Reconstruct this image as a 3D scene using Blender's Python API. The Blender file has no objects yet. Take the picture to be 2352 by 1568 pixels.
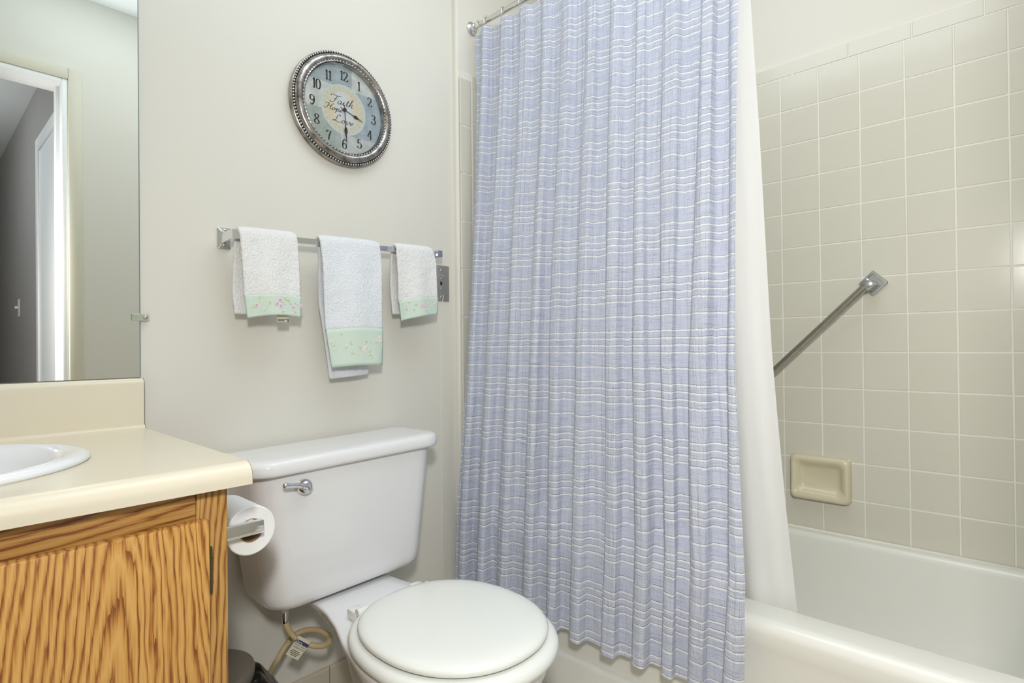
import bpy, bmesh, math, random
from mathutils import Vector, Matrix, noise

random.seed(7)
PI = math.pi
scene = bpy.context.scene
col = scene.collection

# ------------------------------------------------------------------ camera
cam_d = bpy.data.cameras.new('camera'); cam = bpy.data.objects.new('camera', cam_d); col.objects.link(cam)
cam_d.sensor_width = 36.0; cam_d.lens = 1290.56 / 2352 * 36.0
cam_d.clip_start = 0.02
_r = Vector((0.67718309, -0.73574308, -0.01025597)); _d = Vector((-0.00267113, 0.01148011, -0.99993053)); _f = Vector((0.73580971, 0.67716344, 0.00580888))
cam.matrix_world = Matrix(((_r.x, -_d.x, -_f.x, 0.0), (_r.y, -_d.y, -_f.y, 0.0), (_r.z, -_d.z, -_f.z, 0.95), (0, 0, 0, 1)))
scene.camera = cam

# ------------------------------------------------------------------ world, lights, exposure
world = bpy.data.worlds.new('world'); scene.world = world; world.use_nodes = True
world.node_tree.nodes['Background'].inputs[0].default_value = (0.75, 0.82, 0.95, 1)
world.node_tree.nodes['Background'].inputs[1].default_value = 0.6

def area_light(name, loc, aim, sx, sy, watts, color):
    l = bpy.data.lights.new(name, 'AREA'); l.shape = 'RECTANGLE'; l.size = sx; l.size_y = sy; l.energy = watts; l.color = color
    o = bpy.data.objects.new(name, l); col.objects.link(o); o.location = loc
    o.rotation_euler = (Vector(aim) - Vector(loc)).to_track_quat('-Z', 'Y').to_euler()
    return o
def spot_light(name, loc, aim, watts, color, cone, blend, radius):
    l = bpy.data.lights.new(name, 'SPOT'); l.energy = watts; l.color = color; l.spot_size = math.radians(cone); l.spot_blend = blend; l.shadow_soft_size = radius
    o = bpy.data.objects.new(name, l); col.objects.link(o); o.location = loc
    o.rotation_euler = (Vector(aim) - Vector(loc)).to_track_quat('-Z', 'Y').to_euler()
    return o
area_light('ceiling_fill', (0.95, 0.55, 2.40), (0.95, 0.55, 0.0), 1.2, 0.9, 7.5, (0.86, 0.93, 1.0))  # unseen cool panel below the ceiling, added as soft fill from above
area_light('vanity_lamp', (-0.45, 1.24, 2.12), (-0.10, 0.75, 0.5), 0.6, 0.12, 0.9, (1.0, 0.80, 0.56))
area_light('photo_flash', (-0.10, -0.16, 1.36), (1.92, 0.10, 0.50), 0.14, 0.14, 15.5, (1.0, 0.98, 0.955))
spot_light('ceiling_bounce_fill', (0.30, 0.40, 1.70), (0.42, 0.50, 2.41), 24.0, (0.68, 0.84, 1.0), 120, 0.8, 0.06)  # unseen upward spot in mid-air, added so the ceiling throws back cool fill
hl = bpy.data.lights.new('hall_fill', 'POINT'); hl.energy = 13.0; hl.color = (0.80, 0.90, 1.0); hl.shadow_soft_size = 0.15  # unseen point light, added to lift the hall walls and ceiling
hlo = bpy.data.objects.new('hall_fill', hl); col.objects.link(hlo); hlo.location = (-0.35, -1.5, 2.0)

vs = scene.view_settings
vs.view_transform = 'Standard'; vs.look = 'None'; vs.gamma = 1.0; vs.use_curve_mapping = False
vs.exposure = 0.18

# ------------------------------------------------------------------ helpers
def lin(r, g, b):
    f = lambda c: (c / 255 / 12.92) if c / 255 <= 0.04045 else ((c / 255 + 0.055) / 1.055) ** 2.4
    return (f(r), f(g), f(b), 1.0)

class NT:
    def __init__(s, name):
        s.m = bpy.data.materials.new(name); s.m.use_nodes = True
        s.t = s.m.node_tree; s.b = s.t.nodes['Principled BSDF']
    def n(s, kind, **kw):
        nd = s.t.nodes.new(kind)
        for k, v in kw.items():
            if k.startswith('i_'):
                key = k[2:]; key = int(key) if key.isdigit() else key.replace('_', ' ')
                nd.inputs[key].default_value = v
            else: setattr(nd, k, v)
        return nd
    def l(s, a, b): s.t.links.new(a, b)
    def coord(s, scale=(1, 1, 1), which='Object', rot=(0, 0, 0), loc=(0, 0, 0)):
        c = s.n('ShaderNodeTexCoord'); m = s.n('ShaderNodeMapping')
        m.inputs['Scale'].default_value = scale; m.inputs['Rotation'].default_value = rot; m.inputs['Location'].default_value = loc
        s.l(c.outputs[which], m.inputs['Vector']); return m.outputs[0]
    def math(s, op, a, b=None, c=None):
        nd = s.n('ShaderNodeMath', operation=op)
        for i, v in enumerate((a, b, c)):
            if v is None: continue
            if isinstance(v, (int, float)): nd.inputs[i].default_value = v
            else: s.l(v, nd.inputs[i])
        return nd.outputs[0]
    def mix(s, fac, a, b):
        nd = s.n('ShaderNodeMix', data_type='RGBA')
        for sock, v in ((nd.inputs[0], fac), (nd.inputs[6], a), (nd.inputs[7], b)):
            if isinstance(v, (int, float, tuple)): sock.default_value = v
            else: s.l(v, sock)
        return nd.outputs[2]
    def noise(s, vec, scale, detail=3, rough=0.5):
        nd = s.n('ShaderNodeTexNoise'); nd.inputs['Scale'].default_value = scale; nd.inputs['Detail'].default_value = detail
        nd.inputs['Roughness'].default_value = rough; s.l(vec, nd.inputs['Vector']); return nd.outputs['Fac']
    def ramp(s, fac, stops):
        nd = s.n('ShaderNodeValToRGB'); cr = nd.color_ramp
        while len(cr.elements) < len(stops): cr.elements.new(0.5)
        for e, (p, c) in zip(cr.elements, stops): e.position = p; e.color = c
        s.l(fac, nd.inputs[0]); return nd.outputs[0]
    def bump(s, h, strength=0.2, dist=0.002):
        nd = s.n('ShaderNodeBump'); nd.inputs['Strength'].default_value = strength; nd.inputs['Distance'].default_value = dist
        s.l(h, nd.inputs['Height']); s.l(nd.outputs[0], s.b.inputs['Normal'])
    def setc(s, c):
        if isinstance(c, tuple): s.b.inputs['Base Color'].default_value = c
        else: s.l(c, s.b.inputs['Base Color'])
    def set(s, **kw):
        for k, v in kw.items(): s.b.inputs[k.replace('_', ' ')].default_value = v
        return s

M = {}
def simple(key, c, rough=0.5, metal=0.0, var=0.03, vscale=6.0, bump=0.0, bscale=200.0, bdist=0.0005, spec=0.5, coat=0.0):
    t = NT(key); v = t.coord()
    f = t.noise(v, vscale, 3)
    dk = tuple(max(0, x * (1 - var)) for x in c[:3]) + (1,); lt = tuple(min(1, x * (1 + var)) for x in c[:3]) + (1,)
    t.setc(t.mix(f, dk, lt))
    t.set(Roughness=rough, Metallic=metal, Specular_IOR_Level=spec, Coat_Weight=coat)
    if bump: t.bump(t.noise(v, bscale, 2), bump, bdist)
    M[key] = t.m; return t.m

simple('wall_paint', lin(225, 222, 211), 0.42, var=0.012, vscale=2.5, bump=0.10, bscale=90, bdist=0.0012, spec=0.35)
simple('ceiling_paint', lin(244, 244, 242), 0.8, var=0.01)
simple('trim_paint', lin(244, 245, 246), 0.35, var=0.01)
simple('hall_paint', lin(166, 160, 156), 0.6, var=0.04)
simple('casing_paint', lin(214, 210, 190), 0.45, var=0.015)
simple('tile_glaze', lin(215, 212, 198), 0.16, var=0.022, vscale=3.0, bump=0.05, bscale=14, bdist=0.002, spec=0.5)
simple('grout', lin(233, 231, 221), 0.8, var=0.05, vscale=40)
simple('base_glaze', lin(206, 197, 178), 0.25, var=0.03, vscale=8)
simple('tub_enamel', lin(236, 236, 228), 0.14, var=0.01, vscale=2)
simple('porcelain', lin(234, 234, 234), 0.08, var=0.006, vscale=2)
simple('seat_enamel', lin(236, 238, 232), 0.13, var=0.006, vscale=3)
simple('bisque', lin(220, 211, 182), 0.14, var=0.03, vscale=30)
simple('chrome', (0.72, 0.73, 0.75, 1), 0.07, 1.0, var=0.02)
simple('worn_chrome', (0.60, 0.62, 0.64, 1), 0.16, 1.0, var=0.15, vscale=60)
simple('steel_bar', (0.46, 0.44, 0.40, 1), 0.22, 1.0, var=0.12, vscale=40)
simple('brushed_steel', (0.58, 0.57, 0.54, 1), 0.45, 1.0, var=0.1, vscale=120)
simple('rust', lin(120, 70, 25), 0.8, var=0.3, vscale=300)
simple('hole_and_gap_dark', lin(14, 13, 12), 0.7, var=0.1)
simple('nickel_rod', (0.72, 0.70, 0.66, 1), 0.22, 1.0, var=0.03)
simple('laminate', lin(228, 219, 197), 0.26, var=0.012, vscale=10, bump=0.06, bscale=500, bdist=0.0003)
simple('laminate_edge', lin(120, 105, 84), 0.6, var=0.1)
simple('sink_white', lin(238, 240, 242), 0.07, var=0.005)
simple('plastic_white', lin(232, 232, 230), 0.35, var=0.02)
simple('hose_beige', lin(205, 186, 142), 0.5, var=0.06, vscale=60)
simple('can_metal', lin(128, 120, 108), 0.36, 0.35, var=0.04, vscale=40)
simple('can_dark', lin(60, 55, 50), 0.4, 0.4, var=0.05)
simple('bag_black', lin(14, 13, 13), 0.14, var=0.2, vscale=80, bump=0.6, bscale=45, bdist=0.006)
simple('paper', lin(240, 240, 238), 0.9, var=0.02, vscale=80, bump=0.25, bscale=400, bdist=0.0008)
simple('cardboard', lin(166, 136, 104), 0.85, var=0.06, vscale=80)
simple('tag_paper', lin(224, 218, 196), 0.6, var=0.02)
simple('tag_blue', lin(62, 70, 104), 0.6, var=0.04)
simple('tag_ink', lin(52, 52, 60), 0.7, var=0.04)
simple('tag_white', lin(235, 235, 235), 0.7, var=0.01)
simple('hinge_bronze', lin(92, 84, 64), 0.35, 0.8, var=0.15, vscale=120)
simple('ink', lin(38, 34, 32), 0.6, var=0.08)
simple('hand_black', lin(24, 22, 24), 0.4, var=0.05)
simple('brass', lin(205, 175, 90), 0.25, 1.0)
simple('mint', lin(208, 224, 210), 0.75, var=0.02, vscale=50, bump=0.2, bscale=900, bdist=0.0004)
simple('thread_pink', lin(234, 206, 220), 0.7, var=0.08, vscale=300)
simple('thread_rose', lin(206, 154, 190), 0.7, var=0.08, vscale=300)
simple('thread_cream', lin(240, 226, 220), 0.7, var=0.05, vscale=300)
simple('thread_yellow', lin(232, 228, 178), 0.7, var=0.08, vscale=300)
simple('thread_green', lin(196, 208, 164), 0.7, var=0.08, vscale=300)
simple('cord_white', lin(226, 224, 214), 0.5, var=0.02)
simple('screw_metal', (0.5, 0.5, 0.5, 1), 0.25, 1.0, var=0.2, vscale=200)
simple('bead_metal', (0.62, 0.60, 0.58, 1), 0.22, 1.0, var=0.1, vscale=200)
simple('mirror_edge', lin(128, 140, 140), 0.2, 0.3, var=0.1)
simple('floor_vinyl', lin(205, 196, 178), 0.4, var=0.05, vscale=20)

# mirror silver
t = NT('mirror_silver'); v = t.coord(); t.setc(t.mix(t.noise(v, 3, 2), (0.86, 0.88, 0.85, 1), (0.90, 0.92, 0.89, 1))); t.set(Roughness=0.0, Metallic=1.0); M['mirror_silver'] = t.m
# clear plastic clip
t = NT('clear_plastic'); v = t.coord(); t.setc(t.mix(t.noise(v, 90, 2), lin(196, 202, 180), lin(226, 230, 214))); t.set(Roughness=0.1, Alpha=0.55); M['clear_plastic'] = t.m
# thin glass pane of the clock
t = NT('thin_glass'); tr = t.n('ShaderNodeBsdfTransparent'); gl = t.n('ShaderNodeBsdfGlossy'); gl.inputs['Roughness'].default_value = 0.02
fr = t.n('ShaderNodeFresnel'); fr.inputs[0].default_value = 1.3
mx = t.n('ShaderNodeMixShader'); t.l(fr.outputs[0], mx.inputs[0]); t.l(tr.outputs[0], mx.inputs[1]); t.l(gl.outputs[0], mx.inputs[2])
t.l(mx.outputs[0], t.t.nodes['Material Output'].inputs['Surface']); M['thin_glass'] = t.m
# pewter clock frame
t = NT('pewter'); v = t.coord((1, 1, 1)); f = t.noise(v, 40, 6, 0.65)
t.setc(t.ramp(f, [(0.3, (0.10, 0.09, 0.08, 1)), (0.5, (0.34, 0.32, 0.295, 1)), (0.72, (0.55, 0.52, 0.49, 1))])); t.set(Roughness=0.27, Metallic=1.0)
t.bump(t.noise(v, 60, 4), 0.15, 0.001); M['pewter'] = t.m
# terry cloth
def terry(key, c):
    t = NT(key); v = t.coord((1, 1, 1)); f = t.noise(v, 420, 2); g = t.noise(v, 30, 2)
    t.setc(t.mix(g, tuple(x * .97 for x in c[:3]) + (1,), c)); t.set(Roughness=0.95, Specular_IOR_Level=0.1, Sheen_Weight=0.25)
    vv = t.coord((330, 330, 220)); f2 = t.noise(vv, 1.0, 2, 0.6)
    t.bump(f2, 0.85, 0.0045); M[key] = t.m
terry('terry_warm', lin(243, 243, 241)); terry('terry_cool', lin(238, 242, 246))
# liner: thin translucent vinyl cloth
t = NT('liner_cloth'); v = t.coord((3, 3, 3)); t.setc(t.mix(t.noise(v, 6, 3), lin(246, 246, 243), lin(250, 250, 247))); t.set(Roughness=0.55, Specular_IOR_Level=0.3)
tl = t.n('ShaderNodeBsdfTranslucent'); tl.inputs[0].default_value = lin(238, 238, 226); mx = t.n('ShaderNodeMixShader'); mx.inputs[0].default_value = 0.2
t.l(t.b.outputs[0], mx.inputs[1]); t.l(tl.outputs[0], mx.inputs[2]); t.l(mx.outputs[0], t.t.nodes['Material Output'].inputs['Surface'])
t.bump(t.noise(t.coord((60, 60, 8)), 1.0, 3), 0.3, 0.004); M['liner_cloth'] = t.m
# blue crinkled curtain, UV in metres of cloth
t = NT('curtain_cloth'); uv = t.coord((1, 1, 1), 'UV'); sep = t.n('ShaderNodeSeparateXYZ'); t.l(uv, sep.inputs[0]); U, V = sep.outputs[0], sep.outputs[1]
wob = t.n('ShaderNodeTexNoise'); wob.inputs['Scale'].default_value = 1.0; wob.inputs['Detail'].default_value = 2; t.l(t.coord((55, 9, 1), 'UV'), wob.inputs['Vector'])
wv = t.math('MULTIPLY_ADD', wob.outputs['Fac'], 0.007, V)
P = 0.127
ph = t.math('MODULO', wv, P)
stripe = None
for pos in (0.010, 0.0275, 0.045, 0.0625, 0.0995):
    d = t.math('ABSOLUTE', t.math('SUBTRACT', ph, pos))
    s1 = t.math('SUBTRACT', 1.0, t.math('SMOOTH_MIN', t.math('DIVIDE', d, 0.0032), 1.0, 0.1)); s1 = t.math('MAXIMUM', s1, 0.0)
    stripe = s1 if stripe is None else t.math('MAXIMUM', stripe, s1)
sharp = t.n('ShaderNodeMapRange', interpolation_type='SMOOTHSTEP'); sharp.inputs['From Min'].default_value = 0.08; sharp.inputs['From Max'].default_value = 0.55; t.l(stripe, sharp.inputs['Value'])
streak = t.noise(t.coord((14, 620, 1), 'UV'), 1.0, 4, 0.65)
base = t.ramp(streak, [(0.30, lin(152, 160, 194)), (0.43, lin(203, 209, 228)), (0.58, lin(218, 223, 236)), (0.75, lin(233, 236, 244))])
t.setc(t.mix(sharp.outputs[0], base, lin(252, 253, 255))); t.set(Roughness=0.9, Specular_IOR_Level=0.15, Sheen_Weight=0.15)
crk = t.noise(t.coord((75, 3.2, 1), 'UV'), 1.0, 3, 0.55); pk = t.noise(t.coord((260, 60, 1), 'UV'), 1.0, 2, 0.6)
hgt = t.math('ADD', t.math('MULTIPLY', crk, 1.0), t.math('ADD', t.math('MULTIPLY', pk, 0.35), t.math('ADD', t.math('MULTIPLY', sharp.outputs[0], 0.30), t.math('MULTIPLY', streak, 0.25))))
t.bump(hgt, 1.0, 0.0062)
tl = t.n('ShaderNodeBsdfTranslucent'); tl.inputs[0].default_value = lin(196, 202, 226); mx = t.n('ShaderNodeMixShader'); mx.inputs[0].default_value = 0.15
t.l(t.b.outputs[0], mx.inputs[1]); t.l(tl.outputs[0], mx.inputs[2]); t.l(mx.outputs[0], t.t.nodes['Material Output'].inputs['Surface'])
M['curtain_cloth'] = t.m
# oak: contour lines of a long arched figure, grain along 'axis'
def oak(key, cx0, cz0, along='Z', freq=17.0, w=0.05, tone=1.0, warp=1.0, seed=0.0):
    t = NT(key); v = t.coord((1, 1, 1)); sep = t.n('ShaderNodeSeparateXYZ'); t.l(v, sep.inputs[0])
    A = sep.outputs[0] if along == 'Z' else sep.outputs[2]; B = sep.outputs[2] if along == 'Z' else sep.outputs[0]
    sc = (16, 16, 2.6) if along == 'Z' else (2.6, 16, 16)
    n1 = t.noise(t.coord(sc, loc=(seed, seed, seed)), 1.0, 3, 0.55)
    n2 = t.noise(t.coord((70, 70, 9) if along == 'Z' else (9, 70, 70), loc=(seed, 0, seed)), 1.0, 3, 0.6)
    a = t.math('DIVIDE', t.math('ADD', t.math('SUBTRACT', A, cx0), t.math('MULTIPLY_ADD', n1, 0.05 * warp, -0.025 * warp)), w)
    hyp = t.math('SQRT', t.math('MULTIPLY_ADD', a, a, 0.16))
    fld = t.math('ADD', t.math('ADD', hyp, t.math('MULTIPLY', t.math('SUBTRACT', B, cz0), 2.8)), t.math('ADD', t.math('MULTIPLY', n1, 0.8 * warp), t.math('MULTIPLY', n2, 0.16)))
    ring = t.math('FRACT', t.math('MULTIPLY', fld, freq / 4.0))
    pore = t.noise(t.coord((520, 520, 16) if along == 'Z' else (16, 520, 520)), 1.0, 2, 0.6)
    fine = t.noise(t.coord((230, 230, 5) if along == 'Z' else (5, 230, 230), loc=(seed, 1, 0)), 1.0, 2, 0.5)
    r2 = t.math('ADD', ring, t.math('ADD', t.math('MULTIPLY_ADD', pore, 0.8, -0.40), t.math('MULTIPLY_ADD', fine, 0.7, -0.35)))
    tone_c = lambda r, g, b: tuple(x * tone for x in lin(r, g, b)[:3]) + (1,)
    c = t.ramp(r2, [(0.0, tone_c(168, 108, 52)), (0.14, tone_c(212, 158, 84)), (0.45, tone_c(230, 184, 108)), (0.72, tone_c(214, 158, 82)), (0.90, tone_c(172, 112, 54)), (1.0, tone_c(138, 84, 38))])
    big = t.noise(t.coord((5, 5, 1.2) if along == 'Z' else (1.2, 5, 5), loc=(seed, 2, 0)), 1.0, 2)
    mul = t.n('ShaderNodeMix', data_type='RGBA', blend_type='MULTIPLY'); mul.inputs[0].default_value = 1.0
    t.l(c, mul.inputs[6]); t.l(t.ramp(big, [(0.3, (0.86, 0.80, 0.72, 1)), (0.7, (1, 1, 1, 1))]), mul.inputs[7])
    t.setc(mul.outputs[2]); t.set(Roughness=0.38, Coat_Weight=0.12, Coat_Roughness=0.2)
    t.bump(pore, 0.15, 0.0006); M[key] = t.m
oak('oak_door', 0.175, 0.60, 'Z', 17.0, 0.036, 0.93, 0.95)
oak('oak_stile', 0.36, 0.55, 'Z', 12.0, 0.030, 0.72, 1.6, 4.0)
oak('oak_rail', 0.80, 0.25, 'X', 10.0, 0.034, 0.72, 1.4, 9.0)

def add_obj(name, me, parent=None, mat=None):
    o = bpy.data.objects.new(name, me); col.objects.link(o)
    if parent is not None: o.parent = parent
    if mat: me.materials.append(M[mat])
    return o
def mesh(name, verts, faces, mat=None, parent=None, smooth=False):
    me = bpy.data.meshes.new(name); me.from_pydata([tuple(v) for v in verts], [], faces); me.update()
    if smooth: me.shade_smooth()
    return add_obj(name, me, parent, mat)
def from_bm(name, bm, mat=None, parent=None, smooth=False, angle=None):
    bmesh.ops.recalc_face_normals(bm, faces=bm.faces)
    me = bpy.data.meshes.new(name); bm.to_mesh(me); bm.free()
    if smooth: me.shade_smooth()
    if angle: me.shade_smooth(); me.set_sharp_from_angle(angle=math.radians(angle))
    return add_obj(name, me, parent, mat)
def bm_box(bm, lo, hi, bev=0.0, seg=2, rot=None, at=None):
    c = [(a + b) / 2 for a, b in zip(lo, hi)]; s = [abs(b - a) for a, b in zip(lo, hi)]
    r = bmesh.ops.create_cube(bm, size=1.0); vs_ = r['verts']
    bmesh.ops.scale(bm, vec=s, verts=vs_)
    if bev:
        es = {e for v in vs_ for e in v.link_edges}
        rr = bmesh.ops.bevel(bm, geom=list(es), offset=bev, segments=seg, affect='EDGES', profile=0.5)
        vs_ = list({v for f in rr['faces'] for v in f.verts} | {v for v in vs_ if v.is_valid})
    if rot: bmesh.ops.rotate(bm, cent=(0, 0, 0), matrix=rot, verts=vs_)
    bmesh.ops.translate(bm, vec=c, verts=vs_)
    return vs_
def box(name, lo, hi, mat, parent=None, bev=0.0, seg=2):
    bm = bmesh.new(); bm_box(bm, lo, hi, bev, seg)
    return from_bm(name, bm, mat, parent, angle=40 if bev else None)
def boxes(name, lst, mat, parent=None, bev=0.0):
    bm = bmesh.new()
    for lo, hi in lst: bm_box(bm, lo, hi, bev)
    return from_bm(name, bm, mat, parent)
def loft(name, loops, mat, parent=None, cap0=True, cap1=True, smooth=True, angle=None, closed=True):
    n = len(loops[0]); verts = [p for lp in loops for p in lp]; faces = []
    for i in range(len(loops) - 1):
        for j in range(n if closed else n - 1):
            k = (j + 1) % n
            faces.append((i * n + j, i * n + k, (i + 1) * n + k, (i + 1) * n + j))
    if cap0: faces.append(tuple(range(n - 1, -1, -1)))
    if cap1: faces.append(tuple((len(loops) - 1) * n + j for j in range(n)))
    bm = bmesh.new(); bv = [bm.verts.new(v) for v in verts]
    for f in faces:
        try: bm.faces.new([bv[i] for i in f])
        except ValueError: pass
    return from_bm(name, bm, mat, parent, smooth=smooth, angle=angle)
def tube(name, pts, rad, mat, parent=None, seg=12, cap=True):
    pts = [Vector(p) for p in pts]; loops = []; n = len(pts)
    tans = [(pts[min(i + 1, n - 1)] - pts[max(i - 1, 0)]).normalized() for i in range(n)]
    up = Vector((0, 0, 1)) if abs(tans[0].z) < 0.9 else Vector((1, 0, 0))
    a = tans[0].cross(up).normalized()
    for i in range(n):
        a = (a - tans[i] * a.dot(tans[i])).normalized(); b = tans[i].cross(a)
        r = rad[i] if isinstance(rad, (list, tuple)) else rad
        loops.append([pts[i] + (a * math.cos(2 * PI * k / seg) + b * math.sin(2 * PI * k / seg)) * r for k in range(seg)])
    return loft(name, loops, mat, parent, cap, cap, angle=50)
def smooth_path(ctrl, per=10):
    c = [Vector(p) for p in ctrl]; c = [c[0] * 2 - c[1]] + c + [c[-1] * 2 - c[-2]]; out = []
    for i in range(1, len(c) - 2):
        for k in range(per):
            u = k / per; p0, p1, p2, p3 = c[i - 1], c[i], c[i + 1], c[i + 2]
            out.append(0.5 * ((2 * p1) + (p2 - p0) * u + (2 * p0 - 5 * p1 + 4 * p2 - p3) * u * u + (3 * p1 - p0 - 3 * p2 + p3) * u ** 3))
    out.append(c[-2]); return out
def rrect(x0, x1, y0, y1, r, n=6):
    """rounded rectangle, list of (x, y) ccw"""
    out = []
    for cx, cy, a0 in ((x1 - r, y1 - r, 0), (x0 + r, y1 - r, PI / 2), (x0 + r, y0 + r, PI), (x1 - r, y0 + r, 1.5 * PI)):
        for k in range(n + 1): a = a0 + PI / 2 * k / n; out.append((cx + r * math.cos(a), cy + r * math.sin(a)))
    return out
def interp(x, xs, ys):
    if x <= xs[0]: return ys[0]
    for i in range(len(xs) - 1):
        if x <= xs[i + 1]: u = (x - xs[i]) / (xs[i + 1] - xs[i]); return ys[i] * (1 - u) + ys[i + 1] * u
    return ys[-1]
def empty(name, loc):
    o = bpy.data.objects.new(name, None); col.objects.link(o); o.empty_display_size = 0.05
    o.location = loc; return o
def thing(name, label, cat, loc, group=None):
    o = empty(name, loc); tag(o, label, cat, group); return o
def tag(o, label, cat, group=None):
    o['label'] = label; o['category'] = cat
    if group: o['group'] = group
    return o
def struct(o): o['kind'] = 'structure'; return o
def rel(o):
    """part was built in world space: keep it there under its parent Empty"""
    if o.parent: o.matrix_parent_inverse = Matrix.Translation(o.parent.location).inverted()
    return o
def screw(name, c, nrm, r, parent, mat='screw_metal'):
    nrm = Vector(nrm).normalized(); c = Vector(c)
    pr = [(r, 0), (r, r * 0.25), (r * 0.7, r * 0.5), (r * 0.25, r * 0.6)]
    up = Vector((0, 0, 1)) if abs(nrm.z) < 0.9 else Vector((1, 0, 0)); a = nrm.cross(up).normalized(); b = nrm.cross(a)
    loops = [[c + nrm * h + (a * math.cos(2 * PI * k / 12) + b * math.sin(2 * PI * k / 12)) * q for k in range(12)] for q, h in pr]
    s = rel(loft(name, loops, mat, parent, angle=30))
    return s

# ------------------------------------------------------------------ room shell
YB, YA, XT, ZC = 1.38, 1.36, 1.928, 2.415
YF = -0.14; XL = -0.95
struct(box('floor', (XL - .1, -5.2, -0.1), (XT + .1, YB + .12, 0.0), 'floor_vinyl'))
struct(box('ceiling', (XL - .1, -5.2, ZC), (XT + .1, YB + .12, ZC + .1), 'ceiling_paint'))
struct(box('wall_back', (XL - .1, YB, 0.0), (1.224, YB + .12, ZC), 'wall_paint'))
bm = bmesh.new(); lp = []
for x, y in [(1.224, 1.5)] + [(1.224 + .010 * (1 - math.cos(a)), YA + .010 * (1 - math.sin(a))) for a in [PI / 2 * k / 6 for k in range(7)]] + [(XT, YA), (XT, 1.5)]: lp.append((x, y))
wall_alcove = struct(loft('wall_alcove', [[(x, y, 0) for x, y in lp], [(x, y, ZC) for x, y in lp]], 'wall_paint', angle=35)); bm.free()
wall_right = struct(box('wall_right', (XT, YF - .12, 0.0), (XT + .1, YB + .12, ZC), 'wall_paint'))
struct(box('wall_left', (XL - .1, YF - .12, 0.0), (XL, YB, ZC), 'wall_paint'))
DX0, DX1, DZ = -0.31, 0.464, 2.055
struct(boxes('wall_front', [((XL, YF - .12, 0), (DX0, YF, ZC)), ((DX1, YF - .12, 0), (XT, YF, ZC)), ((DX0, YF - .12, DZ), (DX1, YF, ZC))], 'wall_paint'))
# door opening: white jamb lining and painted casing
d1 = empty('door_1', (0.08, YF - .06, 0)); struct(d1)
for lo, hi in (((DX1 - .02, YF - .124, 0), (DX1, YF + .004, DZ)), ((DX0, YF - .124, 0), (DX0 + .02, YF + .004, DZ)), ((DX0 + .02, YF - .124, DZ - .02), (DX1 - .02, YF + .004, DZ))):
    rel(box('jamb', lo, hi, 'trim_paint', d1, 0.002))
for lo, hi in (((DX1, YF, 0), (DX1 + .046, YF + .012, DZ + .046)), ((DX0 - .046, YF, 0), (DX0, YF + .012, DZ + .046)), ((DX0, YF, DZ), (DX1, YF + .012, DZ + .046))):
    rel(box('casing', lo, hi, 'casing_paint', d1, 0.003))
rel(box('door_stop', (DX1 - .032, YF - .09, 0), (DX1 - .02, YF - .05, DZ - .02), 'trim_paint', d1, 0.002))
# hall beyond the doorway, seen in the mirror
HX = 0.517
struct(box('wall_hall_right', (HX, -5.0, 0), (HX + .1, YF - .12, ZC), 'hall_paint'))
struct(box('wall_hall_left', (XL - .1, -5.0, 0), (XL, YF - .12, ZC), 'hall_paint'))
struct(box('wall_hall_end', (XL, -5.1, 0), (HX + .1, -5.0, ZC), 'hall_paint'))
d2 = empty('door_2', (HX, -0.9, 0)); struct(d2)
for lo, hi in (((HX - .014, -1.285, 0), (HX, -1.215, 2.105)), ((HX - .014, -.53, 0), (HX, -.46, 2.105)), ((HX - .014, -1.215, 2.035), (HX, -.53, 2.105))): rel(box('casing', lo, hi, 'trim_paint', d2, 0.003))
rel(box('door_slab', (HX - .006, -1.213, 0.01), (HX, -.532, 2.033), 'trim_paint', d2))
sw = thing('light_switch', 'ivory toggle light switch on the dim hall wall reflected in the mirror', 'light switch', (HX, -2.06, 1.22))
rel(box('plate', (HX - .005, -2.095, 1.162), (HX, -2.025, 1.278), 'plastic_white', sw, 0.002)); rel(box('toggle', (HX - .022, -2.066, 1.214), (HX - .005, -2.054, 1.232), 'plastic_white', sw, 0.002))

# ------------------------------------------------------------------ wall tiles
TP, G = 0.1101, 0.0026; ZR = 0.3668
def tile_mesh(name, w, h, d, bev=0.0016, mat='tile_glaze', bull=None):
    """tile in local coords: face in +X-normal to -X, w along Y, h along Z, front at x=0, depth d"""
    a, b = w / 2, h / 2
    vs_ = [(d, -a, -b), (d, a, -b), (d, a, b), (d, -a, b), (bev, -a, -b), (bev, a, -b), (bev, a, b), (bev, -a, b)]
    e = [bev] * 4
    if bull is not None: e[bull] = 0.007
    y0, z0, y1, z1 = -a + e[0], -b + e[1], a - e[2], b - e[3]
    vs_ += [(0, y0, z0), (0, y1, z0), (0, y1, z1), (0, y0, z1)]
    if bull is not None:
        pass
    fs = [(8, 11, 10, 9)] + [(4 + i, 8 + i, 8 + (i + 1) % 4, 4 + (i + 1) % 4) for i in range(4)] + [(i, 4 + i, 4 + (i + 1) % 4, (i + 1) % 4) for i in range(4)]
    me = bpy.data.meshes.new(name); me.from_pydata(vs_, [], fs); me.update(); me.materials.append(M[mat])
    bm = bmesh.new(); bm.from_mesh(me); bmesh.ops.recalc_face_normals(bm, faces=bm.faces); bm.to_mesh(me); bm.free()
    return me
t_me = tile_mesh('tile', TP - G, TP - G, 0.0055)
cap_me = tile_mesh('cap_tile', 0.1563 - G, 0.0500 - G, 0.0055, bull=3)
rel(box('grout_bed', (1.9213, YF, ZR), (XT, YA, 1.848), 'grout', wall_right))
YC0 = YA - 0.008
def place_tile(name, me, parent, loc, rz=0.0):
    o = bpy.data.objects.new(name, me); col.objects.link(o); o.parent = parent; o.location = loc
    o.rotation_euler = (0, random.uniform(-.0025, .0025), rz + random.uniform(-.0025, .0025)); return o
ncol = int((YC0 - YF) / TP) + 1
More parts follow.
